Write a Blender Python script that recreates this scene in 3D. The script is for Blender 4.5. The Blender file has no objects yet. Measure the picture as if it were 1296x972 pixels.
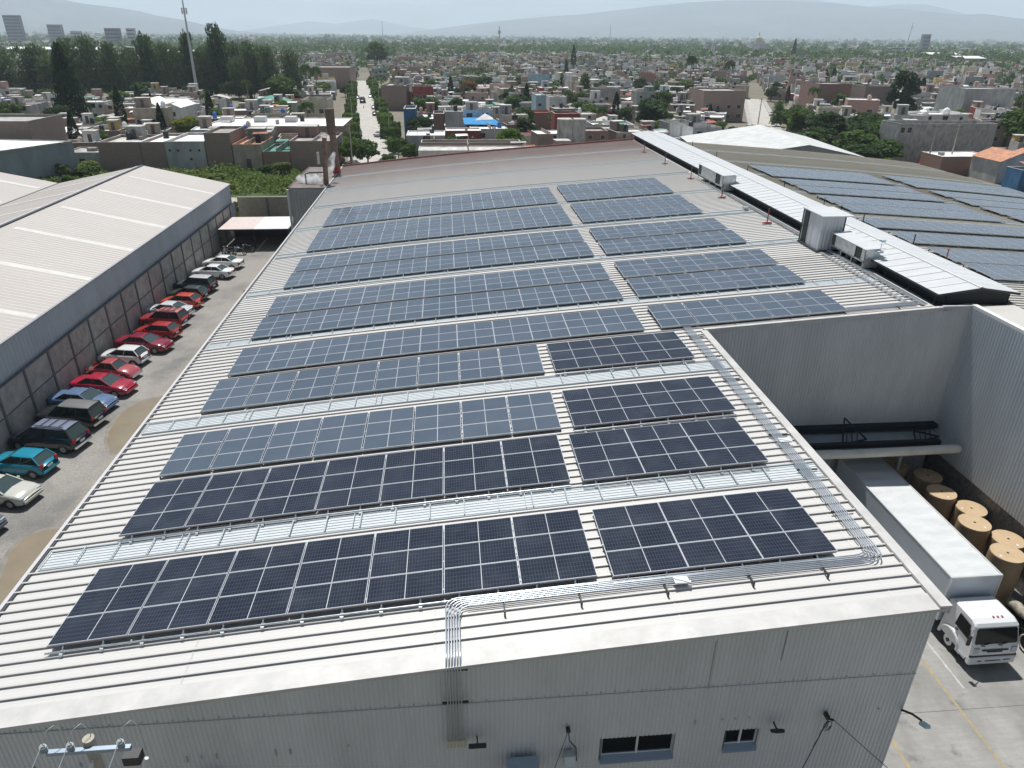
import bpy, math, random
import numpy as np
from mathutils import Vector, Matrix
R=math.radians
scene=bpy.context.scene
col=scene.collection
# ---------------------------------------------------------------- camera
cam=bpy.data.cameras.new('camera'); camo=bpy.data.objects.new('camera',cam); col.objects.link(camo)
cam.sensor_width=36; cam.lens=25.0; cam.clip_start=.5; cam.clip_end=60000
RM=((0.99630752,-0.03036033,0.08030929),(-0.08547516,-0.43880561,0.89450748),(0.00808262,-0.89806897,-0.43978039))
m=Matrix(((RM[0][0],-RM[0][1],-RM[0][2],0),(RM[1][0],-RM[1][1],-RM[1][2],0),(RM[2][0],-RM[2][1],-RM[2][2],25),(0,0,0,1)))
camo.matrix_world=m
scene.camera=camo
# ---------------------------------------------------------------- sky and sun
SUN=Vector((-.09,.44,1)).normalized()
w=bpy.data.worlds.new('World'); scene.world=w; w.use_nodes=True
nt=w.node_tree; nt.nodes.clear()
out=nt.nodes.new('ShaderNodeOutputWorld'); bg=nt.nodes.new('ShaderNodeBackground'); bg.inputs[1].default_value=.041
sky=nt.nodes.new('ShaderNodeTexSky'); sky.sky_type='NISHITA'; sky.sun_disc=False
sky.sun_elevation=math.asin(SUN.z); sky.sun_rotation=math.atan2(SUN.x,SUN.y)
sky.air_density=1.2; sky.dust_density=1.2; sky.ozone_density=1.5; sky.altitude=1700
tc=nt.nodes.new('ShaderNodeTexCoord'); mp=nt.nodes.new('ShaderNodeMapping'); mp.inputs['Scale'].default_value=(2.2,2.2,14)
nz=nt.nodes.new('ShaderNodeTexNoise'); nz.inputs['Scale'].default_value=1.6; nz.inputs['Detail'].default_value=7; nz.inputs['Roughness'].default_value=.55
rp=nt.nodes.new('ShaderNodeValToRGB'); rp.color_ramp.elements[0].position=.42; rp.color_ramp.elements[1].position=.66
rp.color_ramp.elements[0].color=(0,0,0,1); rp.color_ramp.elements[1].color=(.75,.75,.75,1)
mx=nt.nodes.new('ShaderNodeMixRGB'); mx.inputs[2].default_value=(15.5,18,20.5,1)
L=nt.links.new
L(tc.outputs['Generated'],mp.inputs[0]); L(mp.outputs[0],nz.inputs['Vector']); L(nz.outputs['Fac'],rp.inputs[0])
sx=nt.nodes.new('ShaderNodeSeparateXYZ'); L(tc.outputs['Generated'],sx.inputs[0])
hr=nt.nodes.new('ShaderNodeMapRange'); hr.interpolation_type='SMOOTHSTEP'; L(sx.outputs[2],hr.inputs[0])
for i,q in enumerate((.02,.42,1.0,.28)): hr.inputs[i+1].default_value=q
mu=nt.nodes.new('ShaderNodeMath'); mu.operation='MULTIPLY'; L(rp.outputs[0],mu.inputs[0]); L(hr.outputs[0],mu.inputs[1]); L(mu.outputs[0],mx.inputs[0])
L(sky.outputs[0],mx.inputs[1]); L(mx.outputs[0],bg.inputs[0]); L(bg.outputs[0],out.inputs[0])
sl=bpy.data.lights.new('sun','SUN'); sl.energy=4.8; sl.angle=R(.53); sl.color=(1,.985,.955)
so=bpy.data.objects.new('sun',sl); col.objects.link(so); so.rotation_euler=SUN.to_track_quat('Z','Y').to_euler(); so.location=(0,60,200)
vs=scene.view_settings; scene.display_settings.display_device='sRGB'
vs.view_transform='Standard'; vs.look='None'; vs.gamma=1; vs.exposure=0.2; vs.use_curve_mapping=False
scene.cycles.max_bounces=6; scene.cycles.diffuse_bounces=3; scene.cycles.glossy_bounces=3; scene.cycles.volume_bounces=2
scene.cycles.transparent_max_bounces=12
# ---------------------------------------------------------------- helpers
def tag(o,label=None,cat=None,group=None,kind=None):
    if label: o['label']=label
    if cat: o['category']=cat
    if group: o['group']=group
    if kind: o['kind']=kind
    return o
def thing(name,label,cat,loc=(0,0,0),rz=0,group=None):
    o=bpy.data.objects.new(name,None); o.empty_display_size=.5; col.objects.link(o)
    o.location=loc; o.rotation_euler=(0,0,rz)
    return tag(o,label,cat,group)
class MB:
    def __init__(s): s.v=[]; s.f=[]; s.m=[]; s.mi=0; s.sm=[]; s.smooth=False
    def face(s,pts,mi=None):
        b=len(s.v); s.v+= [tuple(p) for p in pts]; s.f.append(tuple(range(b,b+len(pts)))); s.m.append(s.mi if mi is None else mi); s.sm.append(s.smooth)
    def raw(s,vs,fs,mi=None,smooth=None):
        b=len(s.v); s.v+=[tuple(p) for p in vs]
        for f in fs: s.f.append(tuple(b+i for i in f)); s.m.append(s.mi if mi is None else mi); s.sm.append(s.smooth if smooth is None else smooth)
    def box(s,x0,x1,y0,y1,z0,z1,mi=None,M=None,bev=0):
        if bev:
            b=bev
            ring=[(x0+b,y0),(x1-b,y0),(x1,y0+b),(x1,y1-b),(x1-b,y1),(x0+b,y1),(x0,y1-b),(x0,y0+b)]
            ri=[(x0+2*b if x<(x0+x1)/2 and False else min(max(x,x0+b),x1-b),min(max(y,y0+b),y1-b)) for x,y in ring]
            vs=[(x,y,z0) for x,y in ring]+[(x,y,z1-b) for x,y in ring]+[(x,y,z1) for x,y in ri]
            fs=[(i,(i+1)%8,8+(i+1)%8,8+i) for i in range(8)]+[(8+i,8+(i+1)%8,16+(i+1)%8,16+i) for i in range(8)]+[tuple(range(16,24)),tuple(range(7,-1,-1))]
        else:
            vs=[(x0,y0,z0),(x1,y0,z0),(x1,y1,z0),(x0,y1,z0),(x0,y0,z1),(x1,y0,z1),(x1,y1,z1),(x0,y1,z1)]
            fs=[(0,3,2,1),(4,5,6,7),(0,1,5,4),(1,2,6,5),(2,3,7,6),(3,0,4,7)]
        if M: vs=[tuple(M@Vector(p)) for p in vs]
        s.raw(vs,fs,mi,False)
    def bar(s,a,b,wd,ht=None,mi=None,up=(0,0,1)):
        a=Vector(a);b=Vector(b);d=(b-a)
        if d.length<1e-6:return
        d.normalize(); u=Vector(up)
        if abs(d.dot(u))>.98: u=Vector((1,0,0))
        x=d.cross(u).normalized(); y=x.cross(d); ht=ht or wd
        vs=[]
        for p in (a,b):
            for sx,sy in ((-1,-1),(1,-1),(1,1),(-1,1)): vs.append(p+x*sx*wd/2+y*sy*ht/2)
        s.raw(vs,[(0,1,2,3),(7,6,5,4),(0,4,5,1),(1,5,6,2),(2,6,7,3),(3,7,4,0)],mi,False)
    def tube(s,pts,r,n=8,mi=None,cap=True):
        pts=[Vector(p) for p in pts]; vs=[];fs=[]
        rr=r if isinstance(r,(list,tuple)) else [r]*len(pts)
        x=None
        for i,p in enumerate(pts):
            d=(pts[min(i+1,len(pts)-1)]-pts[max(i-1,0)]).normalized()
            if x is None:
                u=Vector((0,0,1)) if abs(d.z)<.9 else Vector((1,0,0)); x=d.cross(u).normalized()
            x=(x-d*x.dot(d)).normalized()
            y=d.cross(x)
            for k in range(n):
                a=2*math.pi*k/n; vs.append(p+(x*math.cos(a)+y*math.sin(a))*rr[i])
        for i in range(len(pts)-1):
            for k in range(n): fs.append((i*n+k,i*n+(k+1)%n,(i+1)*n+(k+1)%n,(i+1)*n+k))
        s.raw(vs,fs,mi,True)
        if cap:
            s.raw([vs[k] for k in range(n)],[tuple(range(n-1,-1,-1))],mi,False)
            s.raw([vs[-n+k] for k in range(n)],[tuple(range(n))],mi,False)
    def lathe(s,prof,c=(0,0,0),n=20,mi=None):
        for j in range(len(prof)-1):
            (r0,z0),(r1,z1)=prof[j],prof[j+1]
            vs=[];fs=[]
            for k in range(n):
                a=2*math.pi*k/n
                vs.append((c[0]+r0*math.cos(a),c[1]+r0*math.sin(a),c[2]+z0)); vs.append((c[0]+r1*math.cos(a),c[1]+r1*math.sin(a),c[2]+z1))
            for k in range(n):
                i=(k+1)%n; fs.append((2*k,2*i,2*i+1,2*k+1))
            s.raw(vs,fs,mi,r0!=0 and r1!=0 and abs(z1-z0)>1e-4)
    def build(s,name,mats,parent=None,world=False,off=None):
        me=bpy.data.meshes.new(name)
        vs=s.v
        if world and parent is not None:
            o=Vector((0,0,0)); p=parent
            while p is not None: o+=p.location; p=p.parent
            vs=[(a[0]-o.x,a[1]-o.y,a[2]-o.z) for a in vs]
        if off is not None: vs=[(a[0]-off[0],a[1]-off[1],a[2]-off[2]) for a in vs]
        me.from_pydata([tuple(v) for v in vs],[],s.f)
        if not isinstance(mats,(list,tuple)): mats=[mats]
        for mm in mats: me.materials.append(mm)
        me.polygons.foreach_set('material_index',s.m); me.polygons.foreach_set('use_smooth',s.sm)
        me.update()
        o=bpy.data.objects.new(name,me); col.objects.link(o)
        if off is not None: o.location=off
        if parent is not None: o.parent=parent
        return o
def copy_tree(o,parent=None):
    c=o.copy(); col.objects.link(c)
    if parent is not None: c.parent=parent
    for ch in o.children: copy_tree(ch,c)
    return c
# ---------------------------------------------------------------- materials
def newmat(name):
    mt=bpy.data.materials.new(name); mt.use_nodes=True
    return mt,mt.node_tree,mt.node_tree.nodes['Principled BSDF']
def P(name,c,rough=.6,metal=0,var=0,scale=1,spec=.5,coord='W',stretch=(1,1,1),c2=None,bump=0,emit=None):
    mt,nt,b=newmat(name)
    b.inputs['Roughness'].default_value=rough; b.inputs['Metallic'].default_value=metal; b.inputs['Specular IOR Level'].default_value=spec
    b.inputs['Base Color'].default_value=(*c,1)
    if var or c2:
        g=nt.nodes.new('ShaderNodeNewGeometry') if coord=='W' else nt.nodes.new('ShaderNodeTexCoord')
        mp=nt.nodes.new('ShaderNodeMapping'); mp.inputs['Scale'].default_value=stretch
        nt.links.new(g.outputs['Position' if coord=='W' else 'Object'],mp.inputs[0])
        n=nt.nodes.new('ShaderNodeTexNoise'); n.inputs['Scale'].default_value=scale; n.inputs['Detail'].default_value=6; n.inputs['Roughness'].default_value=.62
        nt.links.new(mp.outputs[0],n.inputs['Vector'])
        r=nt.nodes.new('ShaderNodeValToRGB'); r.color_ramp.elements[0].position=.3; r.color_ramp.elements[1].position=.7
        a=c2 if c2 else tuple(max(0,x*(1-var)) for x in c)
        r.color_ramp.elements[0].color=(*a,1)
        r.color_ramp.elements[1].color=(*(c if c2 else tuple(min(1,x*(1+var*.5)) for x in c)),1)
        nt.links.new(n.outputs['Fac'],r.inputs[0]); nt.links.new(r.outputs[0],b.inputs['Base Color'])
        if bump:
            bp=nt.nodes.new('ShaderNodeBump'); bp.inputs['Strength'].default_value=bump; bp.inputs['Distance'].default_value=.041
            nt.links.new(n.outputs['Fac'],bp.inputs['Height']); nt.links.new(bp.outputs[0],b.inputs['Normal'])
    return mt
class NG:
    """tiny node-graph helper"""
    def __init__(s,nt): s.nt=nt
    def n(s,t,**k):
        x=s.nt.nodes.new(t)
        for a,b in k.items(): setattr(x,a,b)
        return x
    def l(s,a,b): s.nt.links.new(a,b)
    def math(s,op,a,b=None,c=None,clamp=False):
        x=s.n('ShaderNodeMath',operation=op,use_clamp=clamp)
        for i,q in enumerate((a,b,c)):
            if q is None: continue
            if isinstance(q,(int,float)): x.inputs[i].default_value=q
            else: s.l(q,x.inputs[i])
        return x.outputs[0]
    def mix(s,f,a,b,mode='MIX'):
        x=s.n('ShaderNodeMixRGB',blend_type=mode)
        for i,q in enumerate((f,a,b)):
            if isinstance(q,(int,float)): x.inputs[i].default_value=q
            elif isinstance(q,tuple): x.inputs[i].default_value=(*q,1)
            else: s.l(q,x.inputs[i])
        return x.outputs[0]
    def noise(s,vec,scale,detail=5,rough=.6,stretch=None):
        if stretch:
            mp=s.n('ShaderNodeMapping'); mp.inputs['Scale'].default_value=stretch; s.l(vec,mp.inputs[0]); vec=mp.outputs[0]
        x=s.n('ShaderNodeTexNoise'); x.inputs['Scale'].default_value=scale; x.inputs['Detail'].default_value=detail; x.inputs['Roughness'].default_value=rough
        s.l(vec,x.inputs['Vector']); return x.outputs['Fac']
    def ramp(s,f,lo,hi,a=0.,b=1.):
        x=s.n('ShaderNodeMapRange'); x.interpolation_type='SMOOTHSTEP'; s.l(f,x.inputs[0])
        for i,q in enumerate((lo,hi,a,b)): x.inputs[i+1].default_value=q
        return x.outputs[0]
def geo(g):
    p=g.n('ShaderNodeNewGeometry').outputs['Position']; sp=g.n('ShaderNodeSeparateXYZ'); g.l(p,sp.inputs[0])
    return p,sp.outputs[0],sp.outputs[1],sp.outputs[2]
def roof_mat(name,base,dirt,ystart,yend,maxf,streak=.35,extra=None):
    mt,nt,b=newmat(name); g=NG(nt); p,x,y,z=geo(g)
    n1=g.noise(p,.35,6,.65,(.35,1,1)); n2=g.noise(p,2.2,6,.7,(.12,1,1)); n3=g.noise(p,9,4,.7,(.3,1,1))
    f=g.ramp(y,ystart,yend,0,maxf)
    f=g.math('MULTIPLY',f,g.ramp(n1,.2,.75,.7,1.15)); f=g.math('MINIMUM',f,1)
    c=g.mix(f,base,dirt)
    c=g.mix(g.ramp(n2,.45,.8,0,streak),c,tuple(q*.72 for q in base))
    c=g.mix(g.ramp(n3,.5,.8,0,.3),c,(.5,.46,.42))
    c=g.mix(g.ramp(n1,.3,.75,.0,.16),c,tuple(q*.8 for q in base))
    fr=g.math('FRACT',g.math('DIVIDE',g.math('SUBTRACT',y,14.56),.15)); st=g.ramp(g.math('ABSOLUTE',g.math('SUBTRACT',fr,.5)),.22,.4,0,.13)  # grey bands put the shading of minor corrugations into the sheet colour
    c=g.mix(st,c,(.36,.35,.35))
    g.l(c,b.inputs['Base Color']); b.inputs['Roughness'].default_value=.48; b.inputs['Specular IOR Level'].default_value=.45
    return mt
def panel_mat(name,c1,c2,line,lf,nx,ny,w,d,rough):
    """solar glass: cells divided by thin gridlines, coordinates on the panel itself"""
    mt,nt,b=newmat(name); g=NG(nt)
    t=g.n('ShaderNodeTexCoord').outputs['Object']; sp=g.n('ShaderNodeSeparateXYZ'); g.l(t,sp.inputs[0])
    def grid(o,size,n,th):
        q=g.math('MULTIPLY',o,n/size); fr=g.math('FRACT',q)
        a=g.math('ABSOLUTE',g.math('SUBTRACT',fr,.5)); return g.math('GREATER_THAN',a,.5-th)
    gx=grid(sp.outputs[0],w-.05,nx,.07); gy=grid(sp.outputs[1],d-.05,ny,.055)
    gl=g.math('MAXIMUM',gx,gy)
    mid=g.math('LESS_THAN',g.math('ABSOLUTE',g.math('SUBTRACT',sp.outputs[0],w/2)),.011)
    ob=g.n('ShaderNodeObjectInfo').outputs['Random']
    c=g.mix(ob,c1,c2)
    wp,wx,wy,wz=geo(g)
    dn=g.noise(wp,.8,5,.6); c=g.mix(g.ramp(dn,.4,.8,0,.13),c,(.17,.19,.22))
    c=g.mix(g.math('MULTIPLY',gl,lf),c,line); c=g.mix(g.math('MULTIPLY',mid,.8),c,(.65,.66,.68))
    g.l(c,b.inputs['Base Color']); b.inputs['Roughness'].default_value=rough; b.inputs['Specular IOR Level'].default_value=.36
    return mt
MT={}
def M_(k,*a,**kw):
    if k not in MT: MT[k]=P(k,*a,**kw)
    return MT[k]
roof_white=roof_mat('roof_sheet_white',(.57,.555,.53),(.36,.25,.22),82,103,.95,.16)
roof_right=roof_mat('roof_sheet_weathered',(.56,.54,.495),(.40,.37,.295),34,78,.98)
roof_ware=roof_mat('warehouse_sheet',(.47,.45,.425),(.42,.375,.335),-60,-20,.85,.2)
trim=P('painted_trim',(.53,.515,.49),.5,var=.18,scale=1.3)
wallm=P('wall_cladding',(.60,.61,.605),.5,var=.12,scale=.7,stretch=(1,1,.25))
wallb=P('court_cladding',(.58,.585,.575),.45,var=.14,scale=.7,stretch=(1,1,.25))
wallr=P('bright_cladding',(.50,.53,.55),.4,var=.12,scale=.8,stretch=(1,1,.2))
galv=P('galvanised_steel',(.55,.58,.60),.34,.75,var=.22,scale=4)
galvd=P('dull_zinc',(.46,.49,.49),.5,.4,var=.35,scale=3)
alu=P('aluminium_frame',(.50,.52,.55),.4,.2)
dark=P('dark_gap',(.012,.014,.016),.7)
darkm=P('dark_metal',(.04,.042,.045),.5,.3)
blackp=P('black_plastic',(.02,.02,.022),.45)
glassd=P('dark_glass',(.008,.011,.013),.08,0,spec=.35)
redp=P('red_paint',(.30,.03,.035),.5,var=.3,scale=3)
whitep=P('white_enamel',(.66,.67,.68),.3,var=.06,scale=2)
vent_m=P('ridge_vent_sheet',(.58,.59,.59),.42,var=.10,scale=1.2,stretch=(.4,2,1))
rubber=P('tyre_rubber',(.02,.02,.02),.8)
# ================================================================ SETTING
def gmat(name,fn,rough=.9):
    mt,nt,b=newmat(name); g=NG(nt); c=fn(g); g.l(c,b.inputs['Base Color']); b.inputs['Roughness'].default_value=rough
    b.inputs['Specular IOR Level'].default_value=.25
    return mt
def f_ground(g):
    p,x,y,z=geo(g); a=g.noise(p,.02,6,.6); b_=g.noise(p,.6,5,.6)
    c=g.mix(g.ramp(a,.4,.62),(.19,.165,.135),(.15,.14,.10)); return g.mix(g.ramp(b_,.4,.7,0,.5),c,(.26,.23,.18))
def f_gravel(g):
    p,x,y,z=geo(g); a=g.noise(p,.16,7,.65); b_=g.noise(p,7,5,.75); d=g.noise(p,1.1,6,.7,(.8,.18,1))
    c=g.mix(g.ramp(a,.3,.62),(.17,.167,.16),(.33,.31,.28))
    tr=g.math('ABSOLUTE',g.math('SUBTRACT',x,g.math('ADD',g.math('MULTIPLY',d,2.2),-22.9)))
    c=g.mix(g.ramp(tr,.0,1.5,.85,0),c,(.33,.29,.24))
    far=g.ramp(y,66,86,0,.5); c=g.mix(g.math('MULTIPLY',far,a),c,(.30,.27,.24))
    c=g.mix(g.ramp(b_,.35,.75,0,.55),c,(.085,.082,.078)); return g.mix(g.ramp(b_,.62,.8,0,.5),c,(.36,.33,.29))
def f_concrete(g):
    p,x,y,z=geo(g); a=g.noise(p,.45,7,.65,(1,.5,1)); b_=g.noise(p,3.5,6,.75,(.35,1.6,1)); st=g.noise(p,.9,5,.6)
    c=g.mix(g.ramp(a,.3,.7),(.23,.225,.21),(.36,.35,.33)); c=g.mix(g.ramp(b_,.35,.7,0,.42),c,(.20,.195,.185))
    c=g.mix(g.ramp(st,.58,.74,0,.7),c,(.13,.125,.12))
    jx=g.math('LESS_THAN',g.math('ABSOLUTE',g.math('SUBTRACT',g.math('FRACT',g.math('DIVIDE',y,4.2)),.5)),.004)
    return g.mix(g.math('MULTIPLY',jx,.75),c,(.09,.09,.09))
def f_street(g):
    p,x,y,z=geo(g); a=g.noise(p,.25,6,.6); b_=g.noise(p,2,5,.7); c=g.mix(g.ramp(a,.3,.7),(.40,.375,.34),(.50,.475,.43)); return g.mix(g.ramp(b_,.4,.8,0,.4),c,(.28,.26,.24))
def f_grass(g):
    p,x,y,z=geo(g); a=g.noise(p,.25,6,.7); b_=g.noise(p,3,5,.7); c=g.mix(g.ramp(a,.35,.6),(.05,.085,.02),(.10,.13,.035)); return g.mix(g.ramp(a,.6,.72),g.mix(g.ramp(b_,.4,.6),c,(.035,.06,.014)),(.30,.26,.20))
def sheet(name,pts,z,mat,label=None,kind='structure'):
    b=MB(); b.face([(x,y,z) for x,y in pts]); o=b.build(name,mat); return tag(o,label=label,kind=kind)
town_ground=gmat('town_ground',f_ground)
sheet('ground',[(-16000,-300),(16000,-300),(16000,17500),(-16000,17500)],-.02,town_ground,'dusty brown and green ground under the town')
sheet('yard',[(-31,-5),(-13.5,-5),(-13.5,106),(-31,106)],.0,gmat('gravel_yard',f_gravel),'grey gravel car yard with pale tyre tracks')
sheet('court',[(13,0),(60,0),(60,34),(13,34)],.004,gmat('court_concrete',f_concrete,.8),'stained concrete truck court in slabs')
sheet('grass_lot',[(-95,103.2),(-14.6,103.2),(-24,153.5),(-95,153.5)],.0,gmat('lot_grass',f_grass),'overgrown vacant lot with rubble patches')
sheet('path',[(-60,119.5),(-20,117),(-20,124.5),(-60,127)],.03,P('pale_dirt',(.46,.40,.33),.9,var=.3,scale=.5),'pale dirt path behind the yard wall')
STM=gmat('street_concrete',f_street,.85)
def strip(name,p0,p1,w0,mat,z,label):
    d=Vector((p1[0]-p0[0],p1[1]-p0[1])).normalized(); n=Vector((d.y,-d.x))*w0/2
    b=MB()
    b.face([(p0[0]-n.x,p0[1]-n.y,z),(p0[0]+n.x,p0[1]+n.y,z),(p1[0]+n.x,p1[1]+n.y,z),(p1[0]-n.x,p1[1]-n.y,z)])
    return tag(b.build(name,mat),label,kind='structure')
strip('street',(-10.3,112),(-50.5,470),7.2,STM,.02,'pale concrete street running away through the town')
strip('street',(85,190),(140,338),6.5,STM,.024,'pale side street climbing past brick houses on the right')
kb=P('kerb_concrete',(.38,.36,.33),.85,var=.2,scale=.6)
def kerb(p0,p1,off,wd,name='pavement'):
    d=Vector((p1[0]-p0[0],p1[1]-p0[1])).normalized(); n=Vector((d.y,-d.x))
    b=MB(); a=[(p0[0]+n.x*off,p0[1]+n.y*off),(p0[0]+n.x*(off+wd),p0[1]+n.y*(off+wd)),(p1[0]+n.x*(off+wd),p1[1]+n.y*(off+wd)),(p1[0]+n.x*off,p1[1]+n.y*off)]
    lo=[(x,y,0) for x,y in a]; hi=[(x,y,.15) for x,y in a]
    b.face(hi)
    for i in range(4): j=(i+1)%4; b.face([lo[i],lo[j],hi[j],hi[i]])
    tag(b.build(name,kb),kind='structure')
kerb((-10.3,112),(-50.5,470),3.62,2); kerb((-10.3,112),(-50.5,470),-5.62,2)
kerb((85,190),(140,338),3.3,1.6); kerb((85,190),(140,338),-4.9,1.6)
mud=P('muddy_water',(.25,.205,.14),.12,var=.15,scale=.5,spec=.6); muddry=P('damp_mud',(.20,.18,.155),.7,var=.3,scale=2)
def blobpoly(pts,grow=0,n=5,seed=0):
    rnd=random.Random(seed); c=Vector((sum(p[0] for p in pts)/len(pts),sum(p[1] for p in pts)/len(pts))); out=[]
    for i in range(len(pts)):
        p0,p1,p2,p3=[Vector(pts[(i+k-1)%len(pts)]) for k in range(4)]
        for k in range(n):
            t=k/n; q=.5*((2*p1)+(-p0+p2)*t+(2*p0-5*p1+4*p2-p3)*t*t+(-p0+3*p1-3*p2+p3)*t**3)
            d=(q-c); q=c+d*(1+grow/d.length)*(1+rnd.uniform(-.015,.015)); out.append((q.x,q.y))
    return out
pd1=[(-22.6,50.3),(-23.92,49.32),(-24.29,47.38),(-24.02,45.07),(-23.16,42.9),(-22.31,42.34),(-21.2,43.12),(-20.6,46),(-21.2,50.0)]
pd2=[(-22.7,34.2),(-23.62,33.71),(-23.9,32.44),(-23.5,30.96),(-22.9,29.0),(-21.6,28.2),(-21.0,31),(-21.6,34.0)]
for pd in (pd1,pd2):
    sheet('wet_mud',blobpoly(pd,.28,5,3),.004,muddry,'damp mud rim round a puddle in the yard')
    sheet('puddle',blobpoly(pd,0,5,1),.008,mud,'brown muddy puddle in the gravel yard')
yel=P('road_paint_yellow',(.42,.31,.12),.7,c2=(.24,.22,.18),scale=5); whl=P('road_paint_white',(.55,.55,.53),.7,c2=(.28,.27,.25),scale=5)
b=MB(); b.box(20.45,20.57,6,33,.008,.010); b.box(16.8,16.92,6,33,.008,.010); tag(b.build('road_marking',yel),'worn yellow lane lines on the truck court',kind='structure')
b=MB(); b.box(21.32,21.42,19.9,33,.008,.010); tag(b.build('road_marking',whl),'worn white bay line beside the truck',kind='structure')
# hills
hill=gmat('hill_scrub',lambda g:(lambda t:g.mix(g.ramp(g.noise(t[0],.0012,7,.65),.35,.65),(.03,.045,.045),(.085,.09,.085)))(geo(g)))
def ridge(name,prof,dist,depth,label,seed):
    rnd=np.random.RandomState(seed); az=np.linspace(prof[0][0],prof[-1][0],150)
    el=np.interp(az,[p[0] for p in prof],[p[1] for p in prof])
    vs=[];fs=[]; K=14
    for i,a in enumerate(az):
        for k in range(K):
            t=k/(K-1); d=dist-depth*(1-t)
            top=25+dist*math.tan(R(max(el[i],.0)))
            h=top*(t**1.25)*(1+.10*math.sin(i*.9+k*1.3)*(1-t)+.05*rnd.randn()*(1-t)); h=max(h,-1) if k else -5
            vs.append((d*math.sin(R(a)),d*math.cos(R(a)),h))
        vs.append(((dist+depth)*math.sin(R(a)),(dist+depth)*math.cos(R(a)),-5))
    n=K+1
    for i in range(len(az)-1):
        for k in range(n-1): fs.append((i*n+k,(i+1)*n+k,(i+1)*n+k+1,i*n+k+1))
    b=MB(); b.raw(vs,fs,0,True); tag(b.build(name,hill),label,kind='structure')
ridge('hills',[(-44,2.6),(-36,2.7),(-28,2.3),(-24.09,1.77),(-23.05,1.58),(-21.2,1.4),(-20,1.24),(-19,.99),(-17.5,.78),(-15.7,.38),(-14.2,.15),(-12,0)],9500,2600,'blue hazy mountain slope falling from the left',1)
ridge('hills',[(-15,.0),(-12.4,.36),(-9.4,.79),(-7.6,.66),(-5,.99),(-3.5,.7),(-2.4,.51),(1,.2),(4,.0)],14500,2000,'faint pair of far hills on the middle horizon',2)
ridge('hills',[(-4,.0),(-1.2,.32),(2.2,.76),(4.9,1.03),(7.3,1.25),(10,1.42),(12.3,1.68),(15,1.98),(17.2,2.18),(19,2.27),(23.9,2.26),(26.9,2.06),(28.8,1.86),(31.2,1.72),(34,1.40),(35.4,1.45),(37.5,1.16),(44,.8)],11000,3400,'long blue hazy mountain filling the right horizon',3)
ridge('hills',[(18,2.1),(21,2.5),(24,2.45),(28.8,1.9),(30.6,1.99),(32,2.02),(33.4,1.7),(35,1.3),(38,.5)],14800,1500,'fainter mountain peak rising behind the right ridge',4)
# haze
hz=bpy.data.materials.new('haze_air'); hz.use_nodes=True; n=hz.node_tree; n.nodes.remove(n.nodes['Principled BSDF'])
pv=n.nodes.new('ShaderNodeVolumePrincipled'); pv.inputs['Anisotropy'].default_value=.2; pv.inputs['Color'].default_value=(.77,.895,1,1); pv.inputs['Density'].default_value=1.25e-4
n.links.new(pv.outputs[0],n.nodes['Material Output'].inputs['Volume'])
b=MB(); b.box(-16500,16500,-400,18000,-8,850); tag(b.build('haze',hz),'pale blue haze over the far town',kind='stuff')

# ================================================================ FACTORY
def rz(X):
    if X<=13.4: return -8.043e-4*X*X+.08973*X+10.04
    if X<=27.9: return 11.098+.0719*(X-13.4)
    return 12.14-.072*(X-27.9)-.0008*max(0,X-42.4)**2
XE,XF,XR,XW=-14.5,13.25,27.9,68.0
Y0,YI,YB=13.78,33.9,102.8
fac=thing('factory_building','long white metal factory hall with arched ribbed roof covered in solar arrays','factory',(XE,Y0,0))
SK=[20.55,29.7,39.35,48.55,57.95,66.8,76.3,85.3,94.3]; SH=[.46,.44,.4,.38,.36,.36,.34,.36,.36]
def xs(a,b,n): return [a+(b-a)*i/n for i in range(n+1)]
def roofstrip(b,XS,y0,y1,dz=0,mi=0,smooth=True):
    vs=[];
    for x in XS: vs+= [(x,y0,rz(x)+dz),(x,y1,rz(x)+dz)]
    b.raw(vs,[(2*i,2*i+2,2*i+3,2*i+1) for i in range(len(XS)-1)],mi,smooth)
def rib(b,XS,y,w=.07,h=.1,mi=0,base=0):
    vs=[]
    for x in XS:
        z=rz(x)+base; vs+=[(x,y-w*.3,z),(x,y-w*.72,z+h*.86),(x,y+w*.1,z+h),(x,y+w*.5,z)]
    fs=[]
    for i in range(len(XS)-1):
        for k in range(3): fs.append((4*i+k,4*i+4+k,4*i+5+k,4*i+1+k))
    b.raw(vs,fs,mi,False)
def in_sky(y): return any(abs(y-c)<h+.05 for c,h in zip(SK,SH))
b=MB()
XA=xs(XE,XF,14); XB=xs(XE,XR,20); XC=xs(XR,XW,18)
roofstrip(b,XA,Y0-.12,YI); roofstrip(b,XB,YI,YB)
y=Y0+.78
rnd=random.Random(5)
while y<YB-.3:
    if not in_sky(y):
        rib(b,(XA if y<YI-.2 else xs(XE,25.9,16)),y,(.058 if y<45 else .046),(.078 if y<45 else .056))
    y+=.45
# sheet laps: thin raised steps along Y
for X in (-7.6,-.8,6.0,12.0,18.5):
    for yy in (0,):
        ya=Y0 if X<XF else YI+.3
        vs=[(X,ya,rz(X)+.006),(X+.05,ya,rz(X+.05)+.012),(X+.05,YB,rz(X+.05)+.012),(X,YB,rz(X)+.006)]
        b.raw(vs,[(0,1,2,3)],0)
roofl=b.build('roof',roof_white,fac,True)
b=MB(); roofstrip(b,XC,8,YB)
y=8.3
while y<YB-.3:
    if not in_sky(y): rib(b,xs(30.2,XW,14),y,(.058 if y<45 else .046),(.078 if y<45 else .056))
    y+=.45
b.box(XR,30.3,8,34,12.10,12.135)
tag(b.build('roof',roof_right,fac,True),'weathered olive beige right roof slope')
skm=P('translucent_skylight',(.53,.565,.575),.65,var=.08,scale=2)
skf=P('guard_frame_paint',(.40,.45,.47),.7,spec=.2)
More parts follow.
